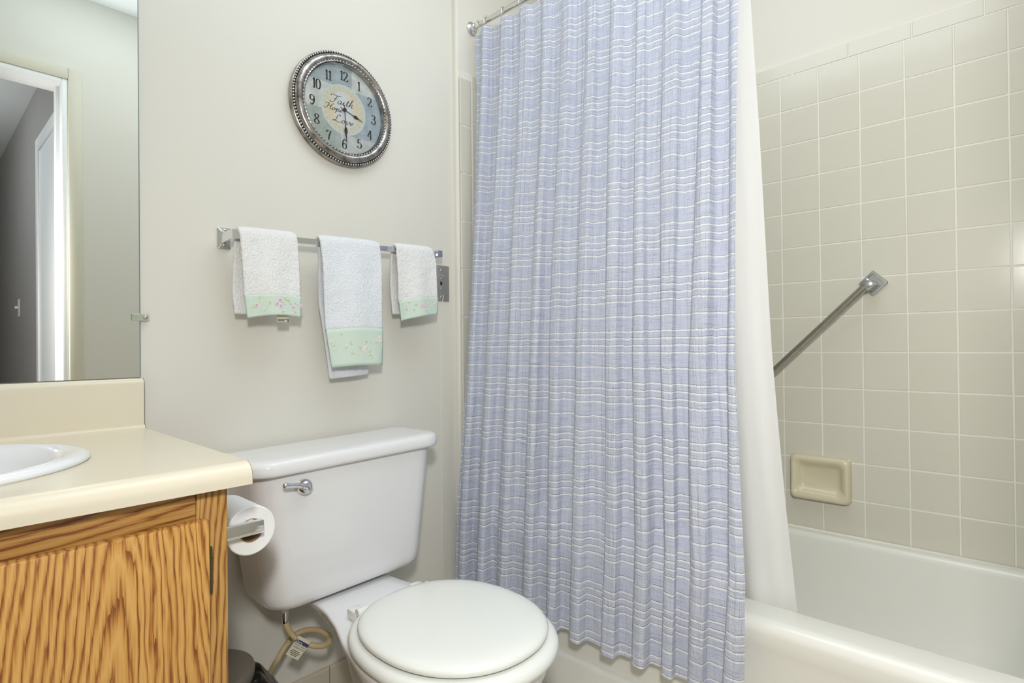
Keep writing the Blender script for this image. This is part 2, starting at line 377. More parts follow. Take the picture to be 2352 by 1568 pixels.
for i in range(ncol):
    y = YC0 - TP * (i + .5)
    if y - TP / 2 < YF - .03: continue
    for k in range(13): place_tile('tile', t_me, wall_right, (1.9200 + random.uniform(0, .0006), max(y, YF + TP / 2), ZR + TP * (k + .5)))
y = 1.9
k = 0
capZ = ZR + TP * 13 + 0.0245
# cap joints measured at y = 0.545, then every 0.1563
y0 = 0.545 + 0.1563 * 5
while y0 - 0.1563 > YF - .1:
    yc = y0 - 0.1563 / 2
    if YF + .07 < yc < YA - .07: place_tile('cap_tile', cap_me, wall_right, (1.9200, yc, capZ))
    y0 -= 0.1563
# end wall of the alcove: trim column of upright bullnose pieces, then field tiles
rel(box('grout_bed', (1.236, 1.3528, ZR - .02), (1.9228, YA, 1.848), 'grout', wall_alcove))
RZ = -PI / 2
trim_me = tile_mesh('trim_tile', 0.0520 - G, 0.1563 - G, 0.0055, bull=0)
for k in range(-3, 11):
    zc = 0.887 - 0.0 + 0.1563 * (k - .5) - 0.0
    if zc + .078 > 1.856: continue
    if zc - .078 < 0: continue
    o = place_tile('trim_tile', trim_me, wall_alcove, (1.2315 + .026, 1.3515, zc), PI / 2)
rel(box('grout_bed', (1.236, 1.3545, 0.0), (1.284, YA, ZR - .02), 'grout', wall_alcove))
for i in range(6):
    x = 1.2835 + TP * (i + .5)
    if x + TP / 2 > 1.925: break
    for k in range(13): place_tile('tile', t_me, wall_alcove, (x, 1.3515, ZR + TP * (k + .5)), PI / 2)
for i in range(4):
    x = 1.2835 + 0.1563 * (i + .5)
    if x + .078 > 1.93: break
    place_tile('cap_tile', cap_me, wall_alcove, (x, 1.3515, capZ), PI / 2)
# tile baseboard along the back wall
bb = struct(box('baseboard_back', (0.33, 1.3765, 0.0), (1.222, YB, 0.104), 'grout'))
b_me = tile_mesh('baseboard_tile', 0.1101 - .0022, 0.1045, 0.008, bull=3, mat='base_glaze')
for i in range(9):
    x = 0.765 + 0.1101 * (i - 3.5)
    if x + .055 < 1.223 and x - .05 > .33: place_tile('baseboard_tile', b_me, bb, (x, 1.3700, 0.0525), PI / 2)

# ------------------------------------------------------------------ bathtub
TX0, TX1, TY0, TY1, TZ = 1.218, 1.9195, YF + .002, 1.3505, 0.3665
tub = thing('bathtub', 'white enamelled bathtub with rounded front rim standing behind the shower curtain', 'bathtub', ((TX0 + TX1) / 2, (TY0 + TY1) / 2, 0))
loops = []
def rr3(x0, x1, y0, y1, r, z, n=6): return [(x, y, z) for x, y in rrect(x0, x1, y0, y1, r, n)]
e = 0.008
loops.append(rr3(TX0 + .012, TX1, TY0, TY1, .004, 0.0))
loops.append(rr3(TX0 + .012, TX1, TY0, TY1, .004, TZ - .075))
loops.append(rr3(TX0 + .006, TX1, TY0, TY1, .004, TZ - .060))
for a in range(0, 7):
    q = PI / 2 * a / 6; R = .026
    loops.append(rr3(TX0 + R * (1 - math.cos(q)), TX1 - .001 * a / 6, TY0 + .001 * a / 6, TY1 - .001 * a / 6, .004, TZ - R + R * math.sin(q)))
ix0, ix1, iy0, iy1 = 1.302, 1.893, TY0 + .07, TY1 - .07
for a in range(0, 7):
    q = PI / 2 * a / 6; R = .018
    loops.append(rr3(ix0 + R * math.sin(q) - .0, ix1 - R * math.sin(q) * .8, iy0 + R * math.sin(q), iy1 - R * math.sin(q), .07, TZ - R * (1 - math.cos(q))))
for z, dx, dy, r in ((.28, .028, .035, .09), (.18, .05, .06, .10), (.11, .075, .09, .11), (.08, .11, .13, .11), (.075, .16, .18, .1)):
    loops.append(rr3(ix0 + dx, ix1 - dx * .55, iy0 + dy, iy1 - dy, r, z))
rel(loft('body', loops, 'tub_enamel', tub, angle=60))
sk = [(TX0 + .013, 0.0), (TX0 - .004, 0.0), (TX0 - .004, .098)] + [(TX0 - .004 + .012 * (1 - math.cos(a)), .098 + .014 * math.sin(a)) for a in [PI / 2 * k / 6 for k in range(1, 7)]] + [(TX0 + .013, .112)]
rel(loft('skirt', [[(x, TY0, z) for x, z in sk], [(x, TY1, z) for x, z in sk]], 'tub_enamel', tub, angle=50))
rel(loft('caulk_bead', [[(TX1 - .008 + .004 * (1 - math.cos(a)), y, TZ - .001 + .006 * math.sin(a)) for a in [PI * k / 8 for k in range(9)]] for y in (TY0, TY1)], 'grout', tub, cap0=True, cap1=True))
rel(loft('floor_caulk', [[(TX0 - .004 - .008 * math.cos(a), y, .008 * math.sin(a)) for a in [PI / 2 * k / 4 for k in range(5)]] + [(TX0 - .004, y, 0)] for y in (TY0, TY1)], 'tub_enamel', tub))

# ------------------------------------------------------------------ soap dish
sd = thing('soap_dish', 'bisque ceramic soap dish set in the tiled wall above the tub', 'soap dish', (1.92, .478, .458))
y0, y1, z0, z1 = .394, .562, .460, .598
L = []
def sdl(x, iy, iz0, iz1, r): L.append([(x, y, z) for y, z in rrect(y0 + iy, y1 - iy, z0 + iz0, z1 - iz1, r, 8)])
sdl(1.9205, 0, 0, 0, .016); sdl(1.910, 0, 0, 0, .016); sdl(1.902, .002, .002, .002, .016); sdl(1.897, .006, .006, .006, .015); sdl(1.8955, .011, .012, .011, .014)
sdl(1.897, .017, .020, .017, .014); sdl(1.902, .023, .027, .024, .014); sdl(1.911, .028, .034, .031, .013); sdl(1.916, .036, .044, .038, .012)
for j, lp_ in enumerate(L[3:7]):
    for i, p in enumerate(lp_):
        if p[2] < z0 + .03: lp_[i] = (p[0] - .006, p[1], p[2] + .0022 * math.sin((p[1] - y0) * 2 * PI / .042))
rel(loft('dish', L, 'bisque', sd, angle=80))

# ------------------------------------------------------------------ grab bar
gb = thing('grab_bar', 'slanted steel grab bar on the tiled wall with square chrome flange', 'grab bar', (1.92, .332, 1.117))
def diamond_flange(cy, cz, dirn):
    q = Matrix.Rotation(PI / 4, 4, 'X')
    lp = []
    for x, h, r in ((1.9200, .0275, .005), (1.9150, .0275, .005), (1.9120, .0255, .005), (1.9115, .0195, .003), (1.9145, .0185, .003), (1.9145, .010, .002)):
        L_ = []
        for y, z in rrect(-h, h, -h, h, r, 4):
            w = q @ Vector((0, y, z)); L_.append((x, cy + w.y, cz + w.z))
        lp.append(L_)
    f = rel(loft('flange', lp, 'worn_chrome', gb, angle=25))
    bm = bmesh.new(); bm_box(bm, (-.028, -.0135, -.0135), (.026, .0135, .0135), .004, 2)
    bmesh.ops.rotate(bm, cent=(0, 0, 0), matrix=Matrix.Rotation(PI / 4, 3, 'X'), verts=bm.verts)
    bmesh.ops.translate(bm, vec=(1.886, cy + dirn * .006, cz - dirn * .006), verts=bm.verts)
    rel(from_bm('bar_socket', bm, 'worn_chrome', gb, angle=30))
    screw('screw', (1.9145, cy - .017, cz + .016), (-1, 0, 0), .0042, gb); screw('rusty_screw_hole', (1.9145, cy - .018, cz - .013), (-1, 0, 0), .0042, gb, 'rust')
diamond_flange(.332, 1.118, 1); diamond_flange(.772, .682, -1)
rel(tube('bar', [(1.868, .341, 1.109), (1.868, .45, 1.001), (1.868, .60, .853), (1.868, .763, .691)], .0108, 'steel_bar', gb, 20))

# ------------------------------------------------------------------ shower rod, rings, curtain, liner
RX, RZ_ = 1.293, 2.006
rod = thing('shower_curtain_rod', 'nickel shower curtain rod running above the tub with round wall flange', 'curtain rod', (RX, YA, RZ_))
rel(tube('rod', [(RX, YA - .006, RZ_), (RX, .6, RZ_), (RX, YF + .006, RZ_)], .0085, 'nickel_rod', rod, 20))
for ys, sgn in ((YA, -1), (YF, 1)):
    pr = [(.022, 0), (.022, .004), (.019, .007), (.0125, .009), (.0115, .020), (.010, .021)]
    rel(loft('flange', [[(RX + r * math.cos(2 * PI * k / 28), ys + sgn * h, RZ_ + r * math.sin(2 * PI * k / 28)) for k in range(28)] for r, h in pr], 'chrome', rod, angle=35))
ring_y = [1.3227, 1.2861, 1.2071, 1.1363, 1.060, .985, .910, .835, .760, .685, .610, .535]
ordn = ['first', 'second', 'third', 'fourth', 'fifth', 'sixth', 'seventh', 'eighth', 'ninth', 'tenth', 'eleventh', 'twelfth']
def ball(bm, c, r):
    rr_ = bmesh.ops.create_icosphere(bm, subdivisions=2, radius=r); bmesh.ops.translate(bm, vec=c, verts=rr_['verts'])
bm = bmesh.new()
for k in range(5):
    a = math.radians(150 - 30 * k); ball(bm, (.0122 * math.cos(a), 0, .0122 * math.sin(a)), .0033)
me_roll = bpy.data.meshes.new('roller_beads'); bm.to_mesh(me_roll); bm.free(); me_roll.shade_smooth(); me_roll.materials.append(M['bead_metal'])
hook_pts = smooth_path([(-.0106, 0, .0062), (-.0128, 0, -.004), (-.011, 0, -.016), (0, 0, -.027), (.011, 0, -.016), (.0128, 0, -.004), (.0106, 0, .0062)], 6)
_h = tube('tmp', hook_pts, .0012, 'chrome', None, 8); me_hook = _h.data; bpy.data.objects.remove(_h)
for i, y in enumerate(ring_y):
    rg = thing('curtain_ring', 'chrome curtain ring with roller beads, %s along the rod from the back wall' % ordn[i], 'curtain ring', (RX, y, RZ_), 'roller rings on the shower rod')
    rg.rotation_euler = (0, 0, random.uniform(-.25, .25))
    for nm, me_ in (('roller_beads', me_roll), ('wire_hook', me_hook)):
        o = bpy.data.objects.new(nm, me_); col.objects.link(o); o.parent = rg
    # beads rest on top of the rod
ns, nz = 760, 240
ZT, ZB = 1.984, 0.190
verts = []; uvs = []
Ctop0, Ctop1 = 1.3445, .468
def fold(s, z):
    """x offset and y slip of the cloth at s in 0..1"""
    h = (ZT - z) / (ZT - ZB)
    wob = 1.25 * noise.noise(Vector((s * 5.0, h * 1.1, 3.1))) + .55 * noise.noise(Vector((s * 13.0, h * 1.6, 7.7)))
    ph = 2 * PI * (10.8 * s) + 1.7 * wob + .5 * math.sin(5 * s + 2 * h)
    a = math.sin(ph)
    a = a + .28
    sq = math.tanh(1.5 * a) / math.tanh(1.5)
    amp = (.0088 + .0105 * h + .022 * max(0, .32 - s)) * (1 + .7 * noise.noise(Vector((s * 9, h * 1.3, 1.2))))
    x = amp * sq
    x += .010 * h * noise.noise(Vector((s * 4.2, h * .8, 9.0))) * 1.5
    y = .0060 * math.sin(2 * ph + .6) * (.6 + .6 * h)
    # small gathered creases
    cr = noise.noise(Vector((s * 62, h * 2.2, 5.5))) * .0036 + noise.noise(Vector((s * 130, h * 2.5, 2.5))) * .0020
    x += cr * (1 - .25 * h)
    return x, y
for iz in range(nz + 1):
    h = iz / nz
    for js in range(ns + 1):
        s = js / ns
        zb = ZB + .014 * noise.noise(Vector((s * 6, 0, 4.4))) + .03 * max(0, .10 - s) * 3
        z = ZT + (zb - ZT) * h
        ring_sag = .5 - .5 * math.cos(2 * PI * 11.6 * s + 1.7)
        if h < .06: z -= .008 * ring_sag * (1 - h / .06)
        cx_ = interp(h, [0, .1, .44, .66, .86, 1], [1.288, 1.281, 1.236, 1.212, 1.184, 1.172])
        fx, fy = fold(s, ZT + (ZB - ZT) * h)
        yL = interp(h, [0, .25, .5, .75, 1], [1.338, 1.330, 1.332, 1.338, 1.338]); yR = interp(h, [0, .3, .6, .85, 1], [.470, .468, .462, .436, .440])
        x = cx_ + fx * (0.75 + .25 * min(1, h * 8)); y = yL + (yR - yL) * s + fy * min(1, min(s, 1 - s) * 25)
        kk = min(1.0, max(0.0, (.52 - z) / .12)); x -= kk * .65 * max(0.0, x - 1.186)
        # gentle pucker rows between the stripes
        x += .0009 * math.sin(z * 2 * PI / .0175) * noise.noise(Vector((s * 60, z * 6, 0)))
        verts.append((x, min(y, 1.3455), z)); uvs.append((s * 1.35, z + 2.0))
faces = [(iz * (ns + 1) + j, iz * (ns + 1) + j + 1, (iz + 1) * (ns + 1) + j + 1, (iz + 1) * (ns + 1) + j) for iz in range(nz) for j in range(ns)]
cur = mesh('shower_curtain', verts, faces, 'curtain_cloth', None, True)
ul = cur.data.uv_layers.new(name='UVMap'); li = [0] * len(cur.data.loops); cur.data.loops.foreach_get('vertex_index', li)
flat = []
for i in li: flat += uvs[i]
ul.data.foreach_set('uv', flat)
tag(cur, 'pale blue gathered shower curtain with white horizontal stripes', 'shower curtain')
# liner
ns, nz = 150, 60; verts = []
for iz in range(nz + 1):
    h = iz / nz; z = 1.985 + (.235 - 1.985) * h
    xc = interp(z, [.235, .36, .8, 1.4, 1.99], [1.352, 1.340, 1.322, 1.312, 1.306])
    ye = interp(z, [.235, .361, .60, .936, 1.42, 1.99], [.372, .386, .404, .424, .441, .470])
    for j in range(ns + 1):
        s = j / ns; y = ye + (1.336 - ye) * s
        a = (.006 + .008 * h) * math.sin(2 * PI * (9.0 * s) + 1.2 * noise.noise(Vector((s * 5, h * 2, 0)))) * min(1, s * 9)
        x = xc + a + .012 * (1 - h) * 0 + .012 * h * noise.noise(Vector((s * 6, h * 1.5, 6)))
        x -= .006 * math.exp(-((s - .04) / .02) ** 2)
        verts.append((max(x, 1.324 if z < .40 else 1.30), y, z))
faces = [(iz * (ns + 1) + j, iz * (ns + 1) + j + 1, (iz + 1) * (ns + 1) + j + 1, (iz + 1) * (ns + 1) + j) for iz in range(nz) for j in range(ns)]
lin_o = mesh('shower_liner', verts, faces, 'liner_cloth', None, True)
tag(lin_o, 'plain off-white shower liner hanging inside the tub behind the blue curtain', 'shower liner')

# ------------------------------------------------------------------ clock
CK = Vector((.8185, YB, 1.594))
ck = thing('wall_clock', 'round pewter framed wall clock with pale patchwork dial', 'clock', CK)
def lathe_y(name, prof, mat, seg=96, cap=False, parent=ck):
    loops = [[(CK.x + r * math.cos(2 * PI * k / seg), CK.y - h, CK.z + r * math.sin(2 * PI * k / seg)) for k in range(seg)] for r, h in prof]
    return rel(loft(name, loops, mat, parent, cap, cap, angle=40))
lathe_y('frame', [(.144, .001), (.1515, .003), (.1525, .012), (.1515, .017), (.1495, .0185), (.1445, .0185), (.1435, .0225), (.1400, .0275), (.1350, .0305), (.1300, .0305), (.1265, .0285), (.1245, .0265), (.1235, .0275), (.1215, .0280), (.1195, .0255), (.1180, .0100), (.1150, .0090)], 'pewter')
lathe_y('bead_gap_shade', [(.1498, .0186), (.1490, .0194), (.1472, .0188), (.1452, .0194), (.1444, .0192)], 'hole_and_gap_dark')  # dark ring under the beads, stands in for shade in their gaps
bm = bmesh.new()
for k in range(120):
    a = 2 * PI * k / 120; ball(bm, (CK.x + .1472 * math.cos(a), CK.y - .0205, CK.z + .1472 * math.sin(a)), .0029)
rb = rel(from_bm('bead_rim', bm, 'bead_metal', ck, smooth=True)); rb['kind'] = 'stuff'
lp = []; bm = bmesh.new()
for k in range(84):
    a = 2 * PI * k / 84; r_ = bmesh.ops.create_icosphere(bm, subdivisions=1, radius=1.0)
    bmesh.ops.scale(bm, vec=(.0040, .0022, .0019), verts=r_['verts']); bmesh.ops.rotate(bm, cent=(0, 0, 0), matrix=Matrix.Rotation(-a + .9, 3, 'Y'), verts=r_['verts'])
    bmesh.ops.translate(bm, vec=(CK.x + .1235 * math.cos(a), CK.y - .0275, CK.z + .1235 * math.sin(a)), verts=r_['verts'])
rb = rel(from_bm('rope_rim', bm, 'bead_metal', ck, smooth=True)); rb['kind'] = 'stuff'
# dial with printed patchwork
DR, DH = .1180, .0130
nr, na = 90, 240; verts = [(CK.x, CK.y - DH, CK.z)]; cols = []
def patch(x, y):
    blue, cream, sage = (164, 180, 186), (208, 214, 210), (168, 182, 174)
    if y > .50 and x < .21: c = blue
    elif y > .50 and x >= .21: c = cream
    elif y > -.56 and x > .05: c = (164, 180, 188)
    elif y > -.12 and x <= .05: c = cream
    elif y <= -.50 and x > -.08: c = (200, 207, 203)
    else: c = sage
    n = 1 + .10 * noise.noise(Vector((x * 5, y * 5, 2))) + .06 * noise.noise(Vector((x * 14, y * 14, 5)))
    c = [v * n for v in c]
    r = math.hypot(x, y); th = math.atan2(y, x)
    if r < .575:
        c = [214, 220, 214]
        lace = abs(math.sin(th * 13 + 5 * math.sin(r * 40)))
        if .40 < r < .53: c = [222 - 34 * (lace < .28), 219 - 34 * (lace < .28), 200 - 52 * (lace < .28)]
        if r <= .40:
            f = max(0, (r - .16) / .24); f = f * (.55 + .45 * math.sin(th * 2.0 + .9)); c = [220 + 14 * f, 226 - 14 * f, 230 - 72 * f]
    return [min(1, max(0, v / 255)) for v in c]
vals = [patch(0, 0)]
for i in range(1, nr + 1):
    for k in range(na):
        r, a = i / nr, 2 * PI * k / na; verts.append((CK.x + DR * r * math.cos(a), CK.y - DH, CK.z + DR * r * math.sin(a))); vals.append(patch(r * math.cos(a), r * math.sin(a)))
faces = [(0, 1 + (k + 1) % na, 1 + k) for k in range(na)] + [(1 + (i - 1) * na + k, 1 + (i - 1) * na + (k + 1) % na, 1 + i * na + (k + 1) % na, 1 + i * na + k) for i in range(1, nr) for k in range(na)]
dial = rel(mesh('dial', verts, faces, None, ck)); ca = dial.data.color_attributes.new('print', 'FLOAT_COLOR', 'POINT')
buf = []
for c in vals: buf += list(lin(*[v * 255 for v in c]))
ca.data.foreach_set('color', buf)
t = NT('dial_print'); at = t.n('ShaderNodeAttribute', attribute_name='print'); t.setc(t.mix(t.math('MULTIPLY', t.noise(t.coord(), 260, 3), .12), at.outputs['Color'], (.75, .75, .7, 1))); t.set(Roughness=.6); M['dial_print'] = t.m
dial.data.materials.append(M['dial_print'])
dial['label'] = 'pale blue, sage and cream patchwork dial'
# pen strokes -> flat ribbons with thick uprights and thin curves
def ribbon(strokes, origin, hgt, wmax, wmin, y, slant=0.0, pen=PI / 2):
    V_, F_ = [], []
    for st in strokes:
        sm = st[0] == 's'; pts = st[1:] if st[0] in ('s', 'l') else st
        P_ = smooth_path([(p[0], p[1], 0) for p in pts], 8) if sm else [Vector((a[0] + (b[0] - a[0]) * k / 6, a[1] + (b[1] - a[1]) * k / 6, 0)) for a, b in zip(pts[:-1], pts[1:]) for k in range(7)]
        n = len(P_); b0 = len(V_)
        for i in range(n):
            d = P_[min(i + 1, n - 1)] - P_[max(i - 1, 0)]
            if d.length < 1e-6: d = Vector((0, 1, 0))
            d.normalize(); w = (wmin + (wmax - wmin) * abs(d.x * math.cos(pen) + d.y * math.sin(pen)) ** 1.6) / 2 / hgt
            nrm = Vector((-d.y, d.x, 0))
            for sg in (-1, 1):
                q = P_[i] + nrm * w * sg
                V_.append((origin[0] + (q.x + slant * q.y) * hgt, y, origin[1] + q.y * hgt))
        F_ += [(b0 + 2 * i, b0 + 2 * i + 1, b0 + 2 * i + 3, b0 + 2 * i + 2) for i in range(n - 1)]
    return V_, F_
DG = {
 '1': (.42, [('l', (.10, .80), (.24, .98)), ('l', (.24, 1), (.24, 0)), ('l', (.06, .015), (.42, .015))]),
 '2': (.60, [('s', (.08, .74), (.12, .92), (.29, 1), (.47, .90), (.48, .68), (.33, .40), (.06, .04)), ('l', (.06, .035), (.52, .035), (.56, .22))]),
 '3': (.60, [('s', (.08, .84), (.2, .98), (.38, .97), (.47, .79), (.40, .60), (.22, .53)), ('s', (.22, .53), (.44, .48), (.53, .27), (.43, .05), (.24, 0), (.08, .09), (.07, .20))]),
 '4': (.62, [('l', (.40, 1), (.03, .28), (.60, .28)), ('l', (.40, 1), (.40, 0)), ('l', (.27, .015), (.55, .015))]),
 '5': (.58, [('l', (.15, .97), (.50, .97)), ('l', (.15, .97), (.11, .52)), ('s', (.11, .52), (.29, .61), (.48, .50), (.52, .28), (.41, .05), (.22, 0), (.07, .10), (.07, .2))]),
 '6': (.60, [('s', (.49, .86), (.37, .99), (.18, .85), (.08, .48), (.12, .13), (.29, 0), (.47, .10), (.52, .32), (.42, .52), (.27, .55), (.11, .40))]),
 '7': (.58, [('l', (.06, .76), (.08, .96), (.54, .96)), ('s', (.54, .96), (.36, .52), (.26, 0))]),
 '8': (.60, [('s', (.29, .54), (.13, .68), (.12, .88), (.29, 1), (.46, .89), (.46, .70), (.29, .54), (.10, .36), (.08, .12), (.29, 0), (.51, .12), (.49, .35), (.29, .54))]),
 '0': (.60, [('s', (.29, 1), (.13, .88), (.07, .5), (.13, .12), (.29, 0), (.45, .12), (.52, .5), (.45, .88), (.29, 1))]),
}
DG['9'] = (.60, [tuple(['s'] + [(.59 - p[0], 1 - p[1]) for p in DG['6'][1][0][1:]])])
NH = .0255
for h in range(1, 13):
    a = PI / 2 - 2 * PI * h / 12; tx = str(h); w = sum(DG[c][0] for c in tx) * NH * .92
    cx_, cz_ = CK.x + .0930 * math.cos(a), CK.z + .0925 * math.sin(a) - NH / 2
    V_, F_ = [], []; ox = cx_ - w / 2
    for c in tx:
        v2, f2 = ribbon(DG[c][1], (ox, cz_), NH, .0042, .0014, CK.y - DH - .0004); F_ += [tuple(i + len(V_) for i in f) for f in f2]; V_ += v2; ox += DG[c][0] * NH * .92
    rel(mesh('numeral', V_, F_, 'ink', ck))
SC = {
 'F': [('s', (.05, .78), (.02, .92), (.2, 1.0), (.45, .93), (.75, .92), (1.0, 1.02)), ('s', (.62, .93), (.52, .6), (.40, .2), (.22, .0), (.04, .04), (.0, .16)), ('s', (.30, .50), (.45, .54), (.62, .52), (.70, .58))],
 'a': [('s', (.36, .38), (.22, .44), (.06, .28), (.06, .06), (.2, .02), (.34, .2), (.40, .42)), ('s', (.40, .42), (.34, .10), (.44, .02), (.56, .14))],
 'i': [('s', (.0, .14), (.14, .42), (.10, .10), (.18, .0), (.32, .14)), ('l', (.17, .58), (.20, .62))],
 't': [('s', (.0, .14), (.2, .55), (.26, .80), (.16, .35), (.16, .06), (.26, .0), (.38, .14)), ('l', (.06, .50), (.36, .53))],
 'h': [('s', (.0, .14), (.28, .70), (.36, .96), (.27, 1.0), (.20, .70), (.12, .30), (.06, .0)), ('s', (.09, .14), (.24, .40), (.36, .38), (.32, .10), (.40, .0), (.54, .14))],
 'H': [('s', (.0, .72), (.06, .90), (.26, .96), (.36, .9), (.28, .5), (.16, .1), (.0, .0), (-.06, .12)), ('s', (.92, 1.0), (.74, .92), (.62, .5), (.56, .1), (.66, .0), (.80, .12)), ('s', (.18, .48), (.42, .54), (.68, .50))],
 'o': [('s', (.24, .42), (.08, .34), (.04, .12), (.16, .0), (.30, .10), (.34, .30), (.24, .42), (.34, .34), (.46, .36))],
 'p': [('s', (.0, .16), (.16, .42), (.10, .0), (.0, -.42)), ('s', (.09, .12), (.24, .42), (.38, .34), (.34, .08), (.20, .0), (.12, .08)), ('s', (.34, .06), (.44, .04), (.52, .14))],
 'e': [('s', (.0, .12), (.20, .18), (.32, .32), (.24, .43), (.10, .32), (.06, .10), (.18, .0), (.36, .12))],
 'L': [('s', (.60, .76), (.66, .94), (.52, 1.0), (.38, .82), (.33, .45), (.22, .12), (.06, .04), (.0, .14), (.14, .20), (.40, .05), (.66, .0), (.84, .16))],
 'v': [('s', (.0, .30), (.10, .42), (.14, .20), (.16, .0), (.34, .18), (.40, .42), (.50, .36))],
}
ADV = {'F': .74, 'a': .52, 'i': .30, 't': .32, 'h': .5, 'H': .80, 'o': .42, 'p': .48, 'e': .34, 'L': .86, 'v': .46}
def word(tx, x, z, hgt, sx=1.0):
    V_, F_ = [], []
    for c in tx:
        st = [tuple([s[0]] + [(p[0] * sx, p[1]) for p in s[1:]]) for s in SC[c]]
        v2, f2 = ribbon(st, (x, z), hgt, .0023, .0009, CK.y - DH - .0004, .22, 2.0); F_ += [tuple(i + len(V_) for i in f) for f in f2]; V_ += v2; x += ADV[c] * hgt * sx
    return rel(mesh('lettering', V_, F_, 'ink', ck))
word('Faith', CK.x - .042, CK.z + .0115, .0225, 1.30); word('Hope', CK.x - .056, CK.z - .0090, .0165, 1.50); word('Love', CK.x - .034, CK.z - .0375, .0205, 1.42)
def hand(name, ang, ln, r0):
    a = Vector((math.cos(ang), 0, math.sin(ang))); n = Vector((-math.sin(ang), 0, math.cos(ang)))
    prof = [(-.012, .0006), (0, .0011), (.40, .0009), (.48, .0012), (.54, .0038), (.60, .0046), (.66, .0036), (.74, .0014), (1.0, .0003)]
    top, bot = [], []
    for u, w in prof:
        p = Vector((CK.x, CK.y - r0, CK.z)) + a * (u if u < 0 else u * ln); top.append(p + n * w); bot.append(p - n * w)
    lp_ = top + bot[::-1]
    return rel(loft(name, [lp_, [p + Vector((0, -.0008, 0)) for p in lp_]], 'hand_black', ck, smooth=False))
hand('hour_hand', math.radians(-17), .0610, .0150); hand('minute_hand', math.radians(-86.5), .0950, .0168)
lathe_y('hub_bushing', [(.0001, .0130), (.0055, .0130), (.0052, .0150), (.003, .0155)], 'brass', 24, True)
lathe_y('hub_cap', [(.0001, .0150), (.0044, .0160), (.0046, .0195), (.003, .0215), (.0006, .022)], 'hand_black', 24, True)
lathe_y('glass', [(.1190, .0240), (.1190, .0250)], 'thin_glass', 96, True)

# ------------------------------------------------------------------ towel bar and towels
def zbar(x): return 1.2045 + (x - .51) * .0372
YBAR = 1.3125
tb = thing('towel_bar', 'square chrome towel bar mounted on the wall below the clock', 'towel bar', (.80, YB, 1.21))
def post(x, side):
    z = zbar(x)
    p = empty('post', (0, 0, 0)); col.objects.unlink(p); bpy.data.objects.remove(p)
    lp = []
    for y, w, h, r in ((YB, .0150, .0245, .002), (YB - .004, .0150, .0245, .003), (YB - .0075, .0120, .0200, .003), (YB - .0110, .0090, .0145, .002), (YB - .030, .0082, .0115, .002), (YB - .056, .0090, .0102, .001), (YB - .078, .0092, .0102, .001), (YB - .079, .0085, .0095, .001)):
        lp.append([(x + a, y, z + b) for a, b in rrect(-w, w, -h, h, r, 3)])
    o = rel(loft('post', lp, 'chrome', tb, angle=20))
    for s in (-1, 1):
        q = Vector((x, YB - .0085, z + s * .0165))
        pr = [(.0042, 0), (.0042, .0016), (.0026, .0024), (.0012, .0012)]
        sc = loft('screw', [[q + Vector((r * math.cos(2 * PI * k / 12), -h, r * math.sin(2 * PI * k / 12))) for k in range(12)] for r, h in pr], 'screw_metal', o, angle=30)
        sc.matrix_parent_inverse = Matrix.Translation(tb.location).inverted() if False else Matrix.Identity(4)
    return o
post(.509, 0); post(1.099, 1)
bm = bmesh.new()
lo_, hi_ = .512, 1.097
vsx = [(x, YBAR + dy, zbar(x) + dz) for x in (lo_, hi_) for dy, dz in ((-.0062, -.0068), (.0062, -.0068), (.0062, .0068), (-.0062, .0068))]
rel(loft('bar', [vsx[:4], vsx[4:]], 'chrome', tb, smooth=False))

